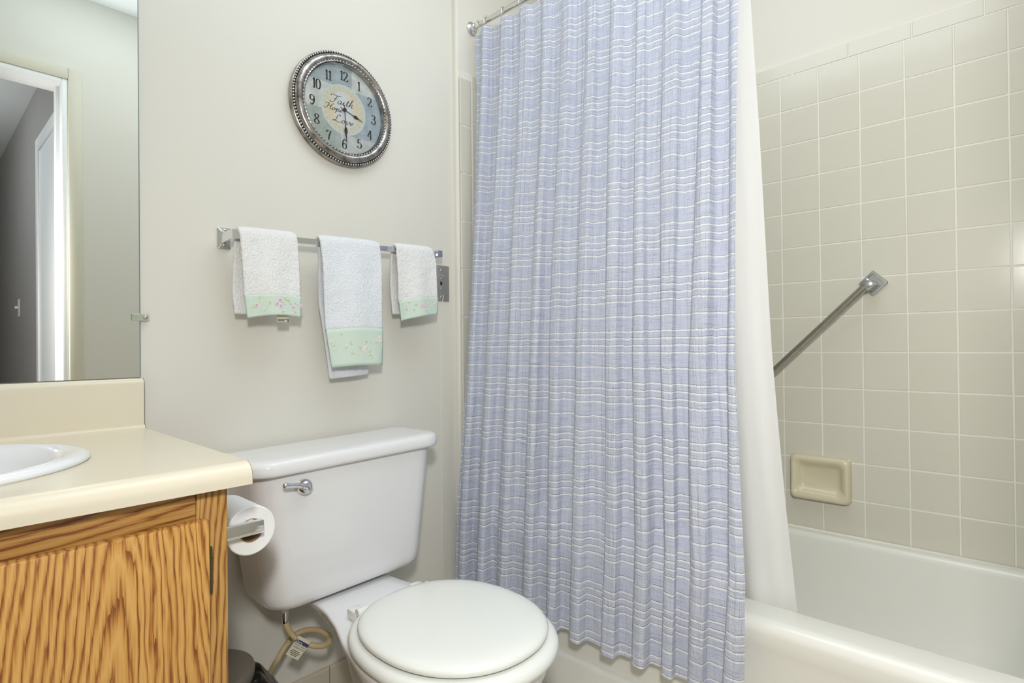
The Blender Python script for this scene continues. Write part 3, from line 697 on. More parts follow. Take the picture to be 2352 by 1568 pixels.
def towel(name, label, mat, spec, flowers):
    """spec: path nodes (where, z or None, xl, xr)"""
    x0 = (spec['f'][0][1] + spec['f'][0][2]) / 2
    T = thing(name, label, 'towel', (x0, YBAR, spec['f'][-1][0]), 'hand towels on the chrome bar')
    nu = 26
    def fp(z, u):   # front flap point
        zs = [q[0] for q in spec['f']][::-1]; xl = interp(z, zs, [q[1] for q in spec['f']][::-1]); xr = interp(z, zs, [q[2] for q in spec['f']][::-1])
        return xl + (xr - xl) * u
    def bp(z, u):
        zs = [q[0] for q in spec['b']][::-1]; xl = interp(z, zs, [q[1] for q in spec['b']][::-1]); xr = interp(z, zs, [q[2] for q in spec['b']][::-1])
        return xl + (xr - xl) * u
    zf_bot = lambda u: spec['fz'][0] + (spec['fz'][1] - spec['fz'][0]) * u + spec.get('fc', 0) * math.sin(PI * u)
    zb_bot = lambda u: spec['bz'][0] + (spec['bz'][1] - spec['bz'][0]) * u
    zbd = lambda u: spec['bd'][0] + (spec['bd'][1] - spec['bd'][0]) * u + spec.get('bc', 0) * math.sin(PI * u)
    R = .0135
    def front(u, z):
        x = fp(z, u); drop = max(0, zbar(x) - z)
        y = YBAR - R - .002 * min(1, drop / .1) - spec.get('puff', .003) * math.sin(PI * u) * min(1, drop / .12)
        y += .0040 * math.sin(u * 9 + drop * 7) * min(1, drop / .1) + spec.get('curl', .008) * math.sin(u * 2 * PI + .6) * min(1, max(0, drop - .08) / .1)
        return Vector((x, y, z))
    rows = []
    NB, NO, NF = 22, 9, 24
    for i in range(NB):
        row = []
        for j in range(nu + 1):
            u = j / nu; x_ = bp(zbar(x0), u); zt = zbar(x_); z = zb_bot(u) + (zt - zb_bot(u)) * i / (NB - 1)
            d = zt - z; row.append(Vector((bp(z, u), min(YBAR + R + .010 * min(1, d / .12) + .002 * math.sin(u * 7 + d * 20), YB - .009), z)))
        rows.append(row)
    for i in range(1, NO):
        a = PI * i / NO; row = []
        for j in range(nu + 1):
            u = j / nu; f = i / NO; x = bp(9, u) * (1 - f) + fp(9, u) * f
            row.append(Vector((x, YBAR + R * math.cos(a), zbar(x) + (R + .003 * math.sin(PI * min(1, u * 6) / 2) * math.sin(PI * min(1, (1 - u) * 6) / 2)) * math.sin(a))))
        rows.append(row)
    for i in range(NF):
        row = []
        for j in range(nu + 1):
            u = j / nu; zt = zbar(fp(9, u)); z = zt + (zbd(u) - zt) * i / (NF - 1); row.append(front(u, z))
        rows.append(row)
    V_ = []
    for r_i, row in enumerate(rows):
        for j, p in enumerate(row):
            q = p.copy(); q.y += .0012 * noise.noise(Vector((p.x * 40, r_i * .6, p.z * 40)))
            if j in (0, nu): q.x += .0012 * noise.noise(Vector((r_i * .9, j, x0 * 9)))
            V_.append(q)
    n1 = nu + 1; F_ = [(i * n1 + j, i * n1 + j + 1, (i + 1) * n1 + j + 1, (i + 1) * n1 + j) for i in range(len(rows) - 1) for j in range(nu)]
    ter = rel(mesh('terry_cloth', V_, F_, mat, T, True))
    s = ter.modifiers.new('thick', 'SOLIDIFY'); s.thickness = .0085; s.offset = 0
    s = ter.modifiers.new('sub', 'SUBSURF'); s.levels = 1; s.render_levels = 1
    # mint border
    V_ = []
    NBD = 12
    for i in range(NBD + 1):
        for j in range(nu + 1):
            u = j / nu; z = zbd(u) + .002 + (zf_bot(u) - zbd(u) - .002) * i / NBD; p = front(u, z); p.y -= .0030; V_.append(p)
    F_ = [(i * n1 + j, i * n1 + j + 1, (i + 1) * n1 + j + 1, (i + 1) * n1 + j) for i in range(NBD) for j in range(nu)]
    bd = rel(mesh('border', V_, F_, 'mint', T, True)); s = bd.modifiers.new('thick', 'SOLIDIFY'); s.thickness = .004; s.offset = 0
    bd['label'] = 'mint green cotton border with embroidered flowers'
    # embroidered blossoms and sprigs
    def disc(bm, u, f, dx, dz, r, sy=1.0, ang=0.0, lift=0.0):
        z = zbd(u) + (zf_bot(u) - zbd(u)) * f; c = front(u, z) + Vector((dx, -.0056 - lift, dz))
        vs_ = [bm.verts.new((c.x + r * math.cos(2 * PI * k / 8) * math.cos(ang) - r * sy * math.sin(2 * PI * k / 8) * math.sin(ang), c.y, c.z + r * math.cos(2 * PI * k / 8) * math.sin(ang) + r * sy * math.sin(2 * PI * k / 8) * math.cos(ang))) for k in range(8)]
        vt = bm.verts.new((c.x, c.y - .0009, c.z))
        for k in range(8): bm.faces.new((vs_[k], vs_[(k + 1) % 8], vt))
    fm, cm, lm, gm = bmesh.new(), bmesh.new(), bmesh.new(), bmesh.new()
    for u, f, r, kind in flowers:
        if kind == 'f':
            for k in range(5): disc(fm, u, f, .62 * r * math.cos(k * 1.257), .62 * r * math.sin(k * 1.257), .52 * r)
            disc(cm, u, f, 0, 0, .38 * r, lift=.0009)
        else:
            for k in range(3):
                a = random.uniform(0, 2 * PI); disc(lm if k < 2 else gm, u, f, .9 * r * math.cos(a), .9 * r * math.sin(a), .75 * r, .45, a)
    for nm, b_, mt in (('embroidered_petals', fm, spec['pet']), ('flower_centres', cm, spec['cen']), ('embroidered_sprigs', lm, 'thread_yellow'), ('embroidered_leaves', gm, 'thread_green')):
        if len(b_.verts):
            me = bpy.data.meshes.new(nm); b_.to_mesh(me); b_.free(); me.materials.append(M[mt]); o = add_obj(nm, me, bd)
            o['kind'] = 'stuff'
        else: b_.free()
    return T, front
def orient_children(T):
    pass
P1 = [(.18, .45, .0052, 'f'), (.50, .42, .0052, 'f'), (.56, .22, .0050, 'f'), (.57, .52, .0050, 'f'), (.82, .55, .0050, 'f'), (.985, .45, .0045, 'f'),
      (.10, .62, .0042, 's'), (.25, .18, .0045, 's'), (.32, .70, .0045, 's'), (.40, .35, .004, 's'), (.62, .38, .004, 's'), (.66, .16, .0042, 's'), (.70, .20, .004, 's'), (.60, .74, .0042, 's'), (.76, .34, .0042, 's'), (.86, .75, .0038, 's'), (.90, .38, .0042, 's')]
P2 = [(.05, .30, .0048, 'f'), (.29, .46, .0046, 'f'), (.58, .58, .005, 'f'), (.62, .52, .005, 'f'), (.60, .64, .005, 'f'), (.93, .24, .005, 'f'), (.95, .32, .0048, 'f'),
      (.08, .45, .0045, 's'), (.24, .16, .0042, 's'), (.22, .52, .0045, 's'), (.36, .38, .0045, 's'), (.10, .56, .0042, 's'), (.38, .66, .0045, 's'), (.50, .50, .0045, 's'), (.63, .35, .0042, 's'), (.66, .74, .0042, 's'), (.74, .38, .004, 's'), (.74, .76, .004, 's'), (.86, .36, .0042, 's'), (.98, .46, .0042, 's'), (.70, .6, .004, 's')]
P3 = [(.17, .40, .0046, 'f'), (.52, .30, .005, 'f'), (.56, .42, .005, 'f'), (.49, .42, .005, 'f'), (.88, .36, .0048, 'f'),
      (.10, .60, .0042, 's'), (.24, .12, .004, 's'), (.33, .62, .0044, 's'), (.38, .32, .0044, 's'), (.60, .62, .0042, 's'), (.67, .22, .0042, 's'), (.64, .68, .004, 's'), (.80, .22, .004, 's')]
s1 = dict(f=[(1.22, .512, .648), (1.17, .5165, .6515), (1.067, .5245, .6544), (1.016, .5317, .6525)], b=[(1.21, .512, .645), (1.16, .513, .642), (1.073, .5114, .640), (1.026, .5161, .640)],
          fz=(1.0165, 1.0215), fc=.006, bz=(1.0265, 1.0270), bd=(1.0668, 1.0690), bc=.0025, pet='thread_pink', cen='thread_rose')
towel('hand_towel', 'short white hand towel with pink flowered mint border, nearest the mirror', 'terry_warm', s1, P1)
s2 = dict(f=[(1.225, .706, .883), (1.17, .7130, .8880), (.9904, .7247, .8870), (.8962, .7396, .8827)], b=[(1.215, .708, .880), (1.203, .7193, .880), (1.0565, .7228, .878), (.8654, .7531, .8680)],
          fz=(.8962, .8990), fc=.003, bz=(.8645, .8720), bd=(.9904, .9950), bc=.004, pet='thread_cream', cen='thread_pink')
towel('hand_towel', 'long white hand towel hanging in the middle of the towel bar', 'terry_cool', s2, P2)
s3 = dict(f=[(1.235, .937, 1.068), (1.20, .938, 1.0795), (1.08, .9459, 1.0820), (1.03, .9551, 1.0773)], b=[(1.225, .938, 1.065), (1.13, .9412, 1.066), (1.04, .9481, 1.062)],
          fz=(1.0205, 1.0430), fc=.003, bz=(1.0395, 1.0430), bd=(1.0712, 1.0905), bc=.005, pet='thread_pink', cen='thread_cream')
towel('hand_towel', 'short white hand towel with slanting mint hem beside the steel plate', 'terry_warm', s3, P3)
# little care tag under the first towel
ct = [o for o in bpy.data.objects if o.name == 'hand_towel'][0]
tg = box('care_tag', (.5985, 1.3015, 1.0095), (.6265, 1.3022, 1.0350), 'tag_paper', ct); rel(tg)
for k in range(2):
    o = box('care_print', (.600, 1.3010, 1.0148 - .0032 * k), (.6225 - .006 * k, 1.30145, 1.0162 - .0032 * k), 'tag_ink', tg)
o = box('care_print', (.6240, 1.3010, 1.0095), (.6260, 1.30145, 1.0175), 'tag_ink', tg)

# ------------------------------------------------------------------ steel wall plate and cord
wp = thing('wall_plate', 'brushed steel wall plate with screw holes behind the rightmost towel', 'wall plate', (1.164, YB, 1.148))
rel(box('plate', (1.129, YB - .005, 1.0915), (1.199, YB, 1.2050), 'brushed_steel', wp, .003))
for z in (1.189, 1.105): screw('screw', (1.164, YB - .005, z), (0, -1, 0), .0035, wp)
for z in (1.163, 1.132): screw('rivet', (1.164, YB - .005, z), (0, -1, 0), .0026, wp)
for x in (1.156, 1.167, 1.175): rel(box('white_dot', (x - .0009, YB - .0056, 1.1728), (x + .0009, YB - .005, 1.1746), 'plastic_white', wp))
rel(box('slot', (1.1605, YB - .0058, 1.1425), (1.1675, YB - .005, 1.1530), 'hole_and_gap_dark', wp, .0002))
cd = tube('thin_cord', smooth_path([(1.168, YB - .0085, 1.112), (1.1695, YB - .0075, 1.10), (1.169, YB - .0020, 1.05), (1.1645, YB - .0018, .70), (1.1625, YB - .0018, .30), (1.162, YB - .0018, .106)], 8), .0014, 'cord_white', None, 8)
tag(cd, 'thin off-white cord running down the wall from the steel plate', 'cord')

# ------------------------------------------------------------------ mirror
mr = mesh('mirror_tmp', [(0, 0, 0)], [], None); bpy.data.objects.remove(mr)
mr = tag(box('wall_mirror', (XL, YB - .0055, .890), (.3385, YB, 2.00), 'mirror_silver'), 'large frameless wall mirror above the vanity backsplash', 'mirror')
eg = box('edge', (.3385, YB - .0055, .890), (.3403, YB - .0005, 2.00), 'mirror_edge', mr)
mc = thing('mirror_clip', 'clear plastic mirror clip screwed beside the right edge of the mirror', 'mirror clip', (.337, YB, 1.0155))
bm = bmesh.new(); bm_box(bm, (.3245, YB - .0105, 1.008), (.3435, YB - .0060, 1.0230), .0012); bm_box(bm, (.3408, YB - .0105, 1.008), (.3560, YB, 1.0230), .002)
rel(from_bm('clip', bm, 'clear_plastic', mc))
for k in range(4): rel(box('rib', (.3245, YB - .0115, 1.0100 + k * .0034), (.3400, YB - .0103, 1.0112 + k * .0034), 'clear_plastic', mc))
screw('screw', (.3485, YB - .0105, 1.0155), (0, -1, 0), .0042, mc)

# ------------------------------------------------------------------ vanity
XV = .3165; YFV = .850
va = thing('vanity_cabinet', 'oak vanity cabinet under the beige countertop', 'cabinet', (-.3, 1.1, 0))
rel(box('side_panel', (XV - .018, YFV + .02, 0.0), (XV, 1.3765, .752), 'oak_stile', va, .001))
rel(box('side_panel', (XL + .004, YFV + .02, 0.0), (XL + .02, 1.3765, .752), 'oak_stile', va, .001))
rel(box('stile', (.2755, YFV, 0.09), (XV, YFV + .02, .752), 'oak_stile', va, .0015))
rel(box('stile', (-.165, YFV, 0.09), (-.115, YFV + .02, .752), 'oak_stile', va, .0015))
rel(box('stile', (XL + .005, YFV, 0.09), (XL + .05, YFV + .02, .752), 'oak_stile', va, .0015))
rel(box('rail', (-.1145, YFV + .0012, .690), (.2750, YFV + .02, .752), 'oak_rail', va, .001))
rel(box('rail', (XL + .0505, YFV + .0012, .690), (-.1655, YFV + .02, .752), 'oak_rail', va, .001))
rel(box('rail', (-.1145, YFV + .0012, .09), (.2750, YFV + .02, .15), 'oak_rail', va, .001))
rel(box('rail', (XL + .0505, YFV + .0012, .09), (-.1655, YFV + .02, .15), 'oak_rail', va, .001))
rel(box('toe_kick', (XL + .02, YFV + .06, 0), (XV - .018, YFV + .075, .09), 'oak_rail', va))
for xa, xb, hx in ((-.105, .2865, .2865), (-.80, -.175, -.80)):
    dr = rel(box('door', (xa, YFV - .019, .115), (xb, YFV - .0005, .7135), 'oak_door', va, .0025))
    for zc in (.640, .19):
        s = 1 if hx > 0 else -1
        bm = bmesh.new(); bm_box(bm, (min(hx + s * .0005, hx + s * .0100), YFV - .008, zc - .033), (max(hx + s * .0005, hx + s * .0075), YFV - .0004, zc + .033), .0022)
        bm_box(bm, (hx + s * .0005 - (.0 if s > 0 else .003), YFV - .0135, zc - .018), (hx + s * .0005 + (.003 if s > 0 else 0), YFV - .004, zc + .018), .001)
        for dz in (-.0165, .0165): bm_box(bm, (min(hx, hx + s * .0082), YFV - .0068, zc + dz - .0004), (max(hx, hx + s * .0082), YFV - .0004, zc + dz + .0004))
        hg = from_bm('hinge', bm, 'hinge_bronze', dr); 
        sc = loft('hinge_screw', [[(hx + s * .0042 + r * math.cos(2 * PI * k / 10), YFV - .006 - h, zc + .024 + r * math.sin(2 * PI * k / 10)) for k in range(10)] for r, h in ((.0026, 0), (.0024, .0012), (.0008, .0009))], 'screw_metal', dr)
# countertop with a cut-out for the sink
XC1, YC_F, ZCT, ZCB = .3430, .828, .7845, .7530
SKX, SKY, SAX, SAY = -.062, 1.092, .262, .205
ct = thing('countertop', 'beige laminate vanity countertop with rolled front edge and backsplash', 'countertop', (-.3, 1.1, ZCB))
na = 128
def ring_rect(x0, x1, y0, y1):
    out = []
    for k in range(na):
        a = 2 * PI * k / na; dx, dy = math.cos(a) * SAX, math.sin(a) * SAY
        tx = ((x1 - SKX) / dx) if dx > 1e-9 else (((x0 - SKX) / dx) if dx < -1e-9 else 1e9); ty = ((y1 - SKY) / dy) if dy > 1e-9 else (((y0 - SKY) / dy) if dy < -1e-9 else 1e9)
        q = min(tx, ty); out.append((SKX + dx * q, SKY + dy * q))
    # snap nearest samples to the corners
    for cxy in ((x0, y0), (x0, y1), (x1, y0), (x1, y1)):
        i = min(range(na), key=lambda i: (out[i][0] - cxy[0]) ** 2 + (out[i][1] - cxy[1]) ** 2); out[i] = cxy
    return out
rrp = ring_rect(XL + .003, XC1, YC_F + .022, 1.3785); el = [(SKX + (SAX - .012) * math.cos(2 * PI * k / na), SKY + (SAY - .012) * math.sin(2 * PI * k / na)) for k in range(na)]
verts = [(x, y, ZCT) for x, y in rrp] + [(x, y, ZCT) for x, y in el] + [(x, y, ZCB) for x, y in el] + [(x, y, ZCB) for x, y in rrp]
faces = [(b * na + k, b * na + (k + 1) % na, (b + 1) % 4 * na + (k + 1) % na, (b + 1) % 4 * na + k) for b in range(4) for k in range(na)]
bm = bmesh.new(); bv = [bm.verts.new(v) for v in verts]
for f in faces: bm.faces.new([bv[i] for i in f])
rel(from_bm('worktop', bm, 'laminate', ct))
R = .022
pr = [(YC_F + R, ZCT)] + [(YC_F + R - R * math.sin(a), ZCT - R + R * math.cos(a)) for a in [PI / 2 * k / 8 for k in range(1, 9)]] + [(YC_F, ZCB), (YC_F + R, ZCB)]
rel(loft('rolled_edge', [[(x, y, z) for y, z in pr] for x in (XL + .003, XC1)], 'laminate', ct, angle=35))
pr2 = [(1.3785, ZCT), (1.352, ZCT)] + [(1.352 + .008 * (1 - math.cos(PI / 2 * k / 4)) + .0, ZCT + .008 * math.sin(PI / 2 * k / 4)) for k in range(1, 5)] + [(1.360, .876)] + [(1.360 + .012 - .012 * math.cos(a), .876 + .012 * math.sin(a)) for a in [PI / 2 * k / 6 for k in range(1, 7)]] + [(1.3785, .888)]
rel(loft('backsplash', [[(x, y, z) for y, z in pr2] for x in (XL + .003, XC1 - .0005)], 'laminate', ct, angle=35))
def inset(p, d):
    cy_ = sum(q[0] for q in p) / len(p); cz_ = sum(q[1] for q in p) / len(p); return [(y + (cy_ - y) * d, z + (cz_ - z) * d) for y, z in p]
rel(loft('end_cap', [[(x, y, z) for y, z in pr2] for x in (XC1 - .0004, XC1 + .0006)], 'laminate_edge', ct, angle=35))
rel(loft('end_cap', [[(x, y, z) for y, z in pr] for x in (XC1, XC1 + .0006)], 'laminate_edge', ct, angle=35))
# sink
sk_ = thing('sink', 'white oval drop-in sink set in the beige countertop', 'sink', (SKX, SKY, ZCT))
pr = [(-.010, -.004), (-.002, .0008), (0.0, .004), (-.003, .0085), (-.010, .0120), (-.020, .0125), (-.032, .0095), (-.042, .002), (-.050, -.012), (-.060, -.05), (-.085, -.09), (-.13, -.115), (-.18, -.120)]
loops = [[(SKX + (SAX + d) * math.cos(2 * PI * k / 96), SKY + (SAY + d) * math.sin(2 * PI * k / 96), ZCT + h) for k in range(96)] for d, h in pr]
rel(loft('basin', loops, 'sink_white', sk_, cap0=False, cap1=True, angle=70))
rel(loft('drain', [[(SKX + r * math.cos(2 * PI * k / 24), SKY + r * math.sin(2 * PI * k / 24), ZCT - .1195 + h) for k in range(24)] for r, h in ((.024, 0), (.022, .002), (.015, .001))], 'chrome', sk_))

# ------------------------------------------------------------------ toilet paper and holder
th = thing('paper_holder', 'chrome toilet paper holder screwed to the side of the oak cabinet', 'paper holder', (XV, 1.0, .656))
rel(box('arm', (XV, .9300, .6455), (.4035, .9420, .6665), 'chrome', th, .0012)); rel(box('arm', (XV, 1.0600, .6455), (.4035, 1.0720, .6665), 'chrome', th, .0012))
rel(tube('roller', [(.391, .943, .657), (.391, 1.0, .657), (.391, 1.059, .657)], .0085, 'plastic_white', th, 16))
pp = thing('toilet_paper_roll', 'white toilet paper roll on the chrome holder beside the toilet tank', 'toilet paper', (.3915, 1.0, .607))
cpx, cpz = .3915, .6472
def ring_y(name, prof, mat, par):
    return rel(loft(name, [[(cpx + r * math.cos(2 * PI * k / 48), y, cpz + r * math.sin(2 * PI * k / 48)) for k in range(48)] for r, y in prof], mat, par, cap0=False, cap1=False, angle=40))
ring_y('paper', [(.0196, .9515), (.0385, .9500), (.0402, .9515), (.0405, 1.0515), (.0390, 1.0535), (.0196, 1.0525)], 'paper', pp)
ring_y('cardboard_core', [(.0196, .9512), (.0184, .9505), (.0181, .9515), (.0181, 1.0520), (.0196, 1.0530)], 'cardboard', pp)
rel(loft('loose_sheet', [[(cpx - (.0408 + .0004 * (k % 3)) * math.cos(a), y, cpz - .0408 * math.sin(a) + (0 if k < 5 else -.0)) for k, a in enumerate([math.radians(-40 + 14 * i) for i in range(9)])] for y in (.9520, 1.051)], 'paper', pp, cap0=False, cap1=False, closed=False))

# ------------------------------------------------------------------ toilet
TCX = .741
to = thing('toilet', 'white two-piece toilet with closed lid against the back wall', 'toilet', (TCX, 1.0, 0))
def rz_loop(x0, x1, y0, y1, rf, rb, z, tilt=0.0, n=8):
    """rounded rect with large front corners rf (low y) and small rear corners rb"""
    out = []
    for cx, cy, r, a0 in ((x1 - rb, y1 - rb, rb, 0), (x0 + rb, y1 - rb, rb, PI / 2), (x0 + rf, y0 + rf, rf, PI), (x1 - rf, y0 + rf, rf, 1.5 * PI)):
        for k in range(n + 1): a = a0 + PI / 2 * k / n; x = cx + r * math.cos(a); out.append((x, cy + r * math.sin(a), z + (x - TCX) * tilt))
    return out
TL = .016
Lp = []
for z, x0, x1, y0, y1, rf, rb in ((.3725, .575, .905, 1.235, 1.315, .035, .02), (.3740, .552, .925, 1.205, 1.340, .05, .02), (.3800, .541, .937, 1.192, 1.350, .055, .02), (.3920, .535, .943, 1.187, 1.354, .055, .02), (.410, .532, .945, 1.186, 1.355, .055, .02), (.52, .517, .957, 1.182, 1.358, .055, .02), (.690, .499, .977, 1.178, 1.362, .055, .02)):
    Lp.append(rz_loop(x0, x1, y0, y1, rf, rb, z, TL))
tank = rel(loft('tank', Lp, 'porcelain', to, angle=60))
Lp = []
for z, d, rf in ((.6795, .004, .056), (.6800, -.001, .058), (.6840, -.0035, .060), (.6900, -.004, .060), (.700, -.0035, .060), (.7070, -.001, .059), (.7110, .004, .056), (.7130, .011, .052), (.7135, .03, .04)):
    Lp.append(rz_loop(.482 + d, .992 - d, 1.166 + d, 1.366 - max(0, d), rf, .02, z, TL))
rel(loft('tank_lid', Lp, 'porcelain', to, angle=75))
# lever
lv = rel(tube('flush_lever', smooth_path([(.5955, 1.160, .6445), (.590, 1.1545, .6475), (.575, 1.1535, .6535), (.556, 1.1525, .6565), (.541, 1.1520, .6600)], 6), [.0095] * 4 + [.0085] * 3 + [.0070] * 3 + [.0058] * 4 + [.0050] * 4 + [.0052] * 3 + [.0060] * 3 + [.0040], 'chrome', to, 16))
rel(loft('lever_boss', [[(.5970 + r * math.cos(2 * PI * k / 24), 1.1795 - h, .6445 + r * math.sin(2 * PI * k / 24)) for k in range(24)] for r, h in ((.0165, 0), (.0170, .008), (.0160, .015), (.0125, .021), (.0070, .0245), (.0015, .0255))], 'chrome', to, angle=60))
# bowl: outline half-width as a function of y, from the front tip back to the tank shelf
def bowl_loop(z, yf, yb, wmax, ywid, wb, n=40, sq=2.15):
    """yf front tip, ywid widest position, then easing back to half-width wb at yb"""
    pts = []
    for k in range(n + 1):
        a = PI / 2 * k / n; y = ywid - (ywid - yf) * math.cos(a) ** (2 / sq) if k < n else ywid
        pts.append((y, wmax * math.sin(a) ** (2 / sq)))
    m = 22
    for k in range(1, m + 1):
        u = k / m; y = ywid + (yb - ywid) * u
        e_ = u * u * (3 - 2 * u); e_ = min(1, e_ * 1.35) if u > .3 else e_ * 1.2
        e2 = interp(u, [0, .12, .3, .45, .6, .7, 1], [0, .05, .33, .68, .93, 1, 1]); pts.append((y, wmax + (wb - wmax) * e2))
    # rounded rear corner
    pts[-1] = (yb, wb - .012); pts[-2] = (yb - .004, wb - .002)
    left = [(TCX - w, y, z) for y, w in pts]; right = [(TCX + w, y, z) for y, w in pts[1:]]
    return left[::-1] + right
Lp = [bowl_loop(z, *q) for z, q in (
    (0.000, (.745, 1.100, .105, .93, .092)), (.012, (.742, 1.102, .108, .93, .095)), (.03, (.755, 1.095, .100, .93, .085)), (.10, (.775, 1.080, .092, .92, .080)), (.17, (.760, 1.080, .102, .91, .080)),
    (.22, (.725, 1.095, .124, .89, .080)), (.27, (.690, 1.120, .150, .87, .082)), (.31, (.668, 1.165, .167, .865, .086)), (.335, (.657, 1.235, .176, .86, .090)), (.350, (.653, 1.325, .179, .86, .098)), (.358, (.653, 1.339, .179, .86, .104)), (.363, (.656, 1.339, .177, .86, .104)), (.3655, (.662, 1.334, .172, .86, .100)), (.366, (.70, 1.31, .14, .86, .07)))]
rel(loft('bowl', Lp, 'porcelain', to, angle=75))
def lid_loop(z, d, yf, yb, wmax, ywid, wb, n=40):
    pts = []
    for k in range(n + 1):
        a = PI / 2 * k / n; pts.append((ywid - (ywid - yf - d) * math.cos(a) ** .94, (wmax - d) * math.sin(a) ** .94))
    for k in range(1, n + 1):
        a = PI / 2 * k / n
        # back: superellipse closing on a straight hinge edge
        pts.append((ywid + (yb - d - ywid) * math.sin(a) ** (2 / wb), (wmax - d) * math.cos(a) ** (2 / wb)))
    left = [(TCX - w, y, z) for y, w in pts]; right = [(TCX + w, y, z) for y, w in pts[1:-1]]
    return left[::-1] + right
SEAT = (.634, 1.066, .186, .842, 2.3)
rel(loft('seat', [lid_loop(z, d, *SEAT) for z, d in ((.3672, .012), (.3680, .004), (.3720, .0005), (.3780, 0), (.3840, .002), (.3885, .007), (.3915, .014), (.3925, .024), (.3925, .06))], 'seat_enamel', to, angle=75))
LID = (.655, 1.040, .172, .848, 2.25)
rel(loft('seat_lid', [lid_loop(z, d, *LID) for z, d in ((.3945, .014), (.3950, .006), (.3985, .001), (.4035, 0), (.4075, .003), (.4110, .009), (.4135, .018), (.4155, .034), (.4165, .06))], 'seat_enamel', to, angle=75))
for sx in (-.082, .082):
    hg = rel(box('hinge', (TCX + sx - .014, 1.050, .3668), (TCX + sx + .014, 1.084, .3890), 'seat_enamel', to, .004))
    b2 = tube('hinge_knuckle', [(TCX + sx - .0125, 1.046, .3900), (TCX + sx + .0125, 1.046, .3900)], .0075, 'seat_enamel', hg, 16)

# ------------------------------------------------------------------ supply hose
sh = thing('supply_hose', 'beige corrugated water hose looping below the toilet tank with paper tag', 'water hose', (.60, 1.28, .13))
rel(loft('tank_nut', [[(.5975 + r * math.cos(2 * PI * k / 8), 1.275 + r * math.sin(2 * PI * k / 8), z) for k in range(8)] for r, z in ((.017, .3715), (.017, .356), (.012, .3545), (.012, .3400))], 'plastic_white', sh, angle=20))
rel(loft('collar', [[(.6005 + r * math.cos(2 * PI * k / 20), 1.275 + r * math.sin(2 * PI * k / 20), z) for k in range(20)] for r, z in ((.0078, .342), (.0080, .330), (.0072, .322), (.0072, .314), (.0062, .312))], 'chrome', sh, angle=30))
hp = smooth_path([(.6015, 1.275, .314), (.606, 1.272, .295), (.620, 1.258, .272), (.645, 1.236, .256), (.672, 1.232, .246), (.695, 1.246, .241), (.708, 1.275, .241), (.700, 1.305, .246), (.678, 1.322, .250), (.648, 1.325, .248), (.618, 1.312, .238), (.598, 1.308, .218), (.589, 1.322, .19), (.583, 1.342, .15), (.580, 1.352, .115)], 22)
rel(tube('corrugated_tube', hp, [.0062 + .0007 * (i % 2) for i in range(len(hp))], 'hose_beige', sh, 12))
rel(tube('shutoff_valve', [(.580, 1.352, .118), (.580, 1.352, .09)], .010, 'chrome', sh, 14)); rel(tube('stub_pipe', [(.580, 1.352, .10), (.580, 1.3695, .10)], .007, 'chrome', sh, 14))
# tag: a small card facing the camera side, turned in its own plane
tg = empty('tag_card', (0, 0, 0)); bpy.data.objects.remove(tg)
TC = Vector((.6120, 1.236, .2630)); ux = Vector((.722, -.30, -.62)).normalized(); nz_ = Vector((-.42, -.90, .0)).normalized(); nz_ = (nz_ - ux * nz_.dot(ux)).normalized(); uy = nz_.cross(ux) if False else ux.cross(nz_) * -1
if uy.z < 0: uy = -uy
def card(name, x0, x1, y0, y1, lift, mat, par, th=.0005):
    lp_ = [TC + ux * x + uy * y + nz_ * lift for x, y in ((x0, y0), (x1, y0), (x1, y1), (x0, y1))]
    return loft(name, [lp_, [p + nz_ * th for p in lp_]], mat, par, smooth=False)
cardo = rel(card('paper_tag', -.0165, .0165, -.0230, .0230, 0, 'tag_paper', sh))
card('blue_band', -.0165, .0165, .0085, .0160, .0006, 'tag_blue', cardo, .0002)
def text_mesh(name, body, size, x, y, mat, par, align='LEFT'):
    cu = bpy.data.curves.new('txt', 'FONT'); cu.body = body; cu.size = size; cu.align_x = align; cu.resolution_u = 2
    o = bpy.data.objects.new('txt', cu); col.objects.link(o); bpy.context.view_layer.update()
    me = bpy.data.meshes.new_from_object(o.evaluated_get(bpy.context.evaluated_depsgraph_get())); bpy.data.objects.remove(o)
    for v in me.vertices: p = TC + ux * (x + v.co.x) + uy * (y + v.co.y) + nz_ * .0010; v.co = p
    me.materials.clear(); me.materials.append(M[mat]); me.name = name
    return add_obj(name, me, par)
text_mesh('tag_lettering', 'Dura', .0082, -.0155, .0094, 'tag_white', cardo)
text_mesh('tag_lettering', 'TOILET TANK', .0046, 0, .0032, 'tag_ink', cardo, 'CENTER'); text_mesh('tag_lettering', 'CONNECTOR', .0046, 0, -.0022, 'tag_ink', cardo, 'CENTER')
for k, w in enumerate((.010, .013, .012, .008)): card('tag_print', -w, w * .9, -.0085 - .0034 * k, -.0072 - .0034 * k, .0006, 'tag_ink', cardo, .0001)

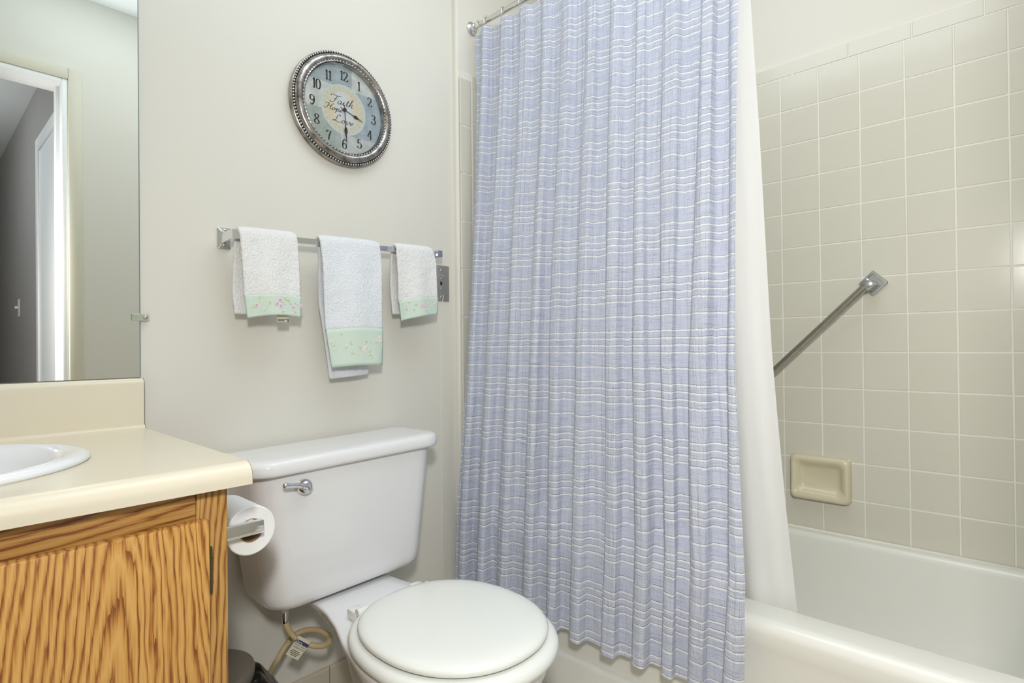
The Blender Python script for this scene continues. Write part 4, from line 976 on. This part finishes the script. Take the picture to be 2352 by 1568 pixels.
# ------------------------------------------------------------------ waste bin with bag
BX, BY = .4220, 1.2600
wb = thing('waste_bin', 'small round metal waste bin with grey domed lid beside the vanity', 'waste bin', (BX, BY, 0))
def ring_z(name, prof, mat, par, seg=56):
    return rel(loft(name, [[(BX + r * math.cos(2 * PI * k / seg), BY + r * math.sin(2 * PI * k / seg), z) for k in range(seg)] for r, z in prof], mat, par, angle=40))
ring_z('body', [(.084, 0), (.086, .004), (.090, .235)], 'can_metal', wb)
ring_z('lid', [(.0935, .2560), (.0945, .2590), (.0945, .2740), (.0925, .2790), (.0880, .2800), (.080, .2802)], 'can_metal', wb)
ring_z('lid_seam', [(.0915, .236), (.0915, .256)], 'can_dark', wb)
nb, nh = 140, 26; verts = []
for i in range(nh + 1):
    h = i / nh
    for k in range(nb):
        a = 2 * PI * k / nb; ca_, sa_ = math.cos(a), math.sin(a)
        r = .0955 + .078 * h ** 0.65 * (.35 + .65 * max(0, math.cos(a - .1))) + (.012 * h + .002) * (noise.noise(Vector((ca_ * 3.5, sa_ * 3.5, h * 3))) + .7 * abs(noise.noise(Vector((ca_ * 9, sa_ * 9, h * 6)))))
        r = max(r, .0955)
        x = min(max(BX + r * ca_, .3215), .60); y = min(BY + r * sa_, 1.3685 - .055 * min(1.0, max(0.0, (x - .50) / .05)))
        z = .262 - .125 * h + .010 * noise.noise(Vector((ca_ * 4, sa_ * 4, 5))) * (1 - h) - (.004 if h == 0 else 0) + .006 * math.sin(6 * a) * h
        verts.append((x, y, z))
faces = [(i * nb + k, i * nb + (k + 1) % nb, (i + 1) * nb + (k + 1) % nb, (i + 1) * nb + k) for i in range(nh) for k in range(nb)]
bag = mesh('trash_bag', verts, faces, 'bag_black', None, True); tag(bag, 'crumpled black plastic bag lining the round waste bin', 'trash bag')

bpy.context.view_layer.update()
# sub-parts were built in world space: give each the inverse of its parent's world matrix
for o in bpy.data.objects:
    if o.parent and o.parent.parent and o.type == 'MESH' and o.name.split('.')[0] not in ('tile', 'cap_tile', 'trim_tile', 'baseboard_tile'):
        o.matrix_parent_inverse = o.parent.matrix_world.inverted()
    elif o.parent and o.parent.type == 'MESH' and o.name.split('.')[0] not in ('tile', 'cap_tile', 'trim_tile', 'baseboard_tile'):
        o.matrix_parent_inverse = o.parent.matrix_world.inverted()
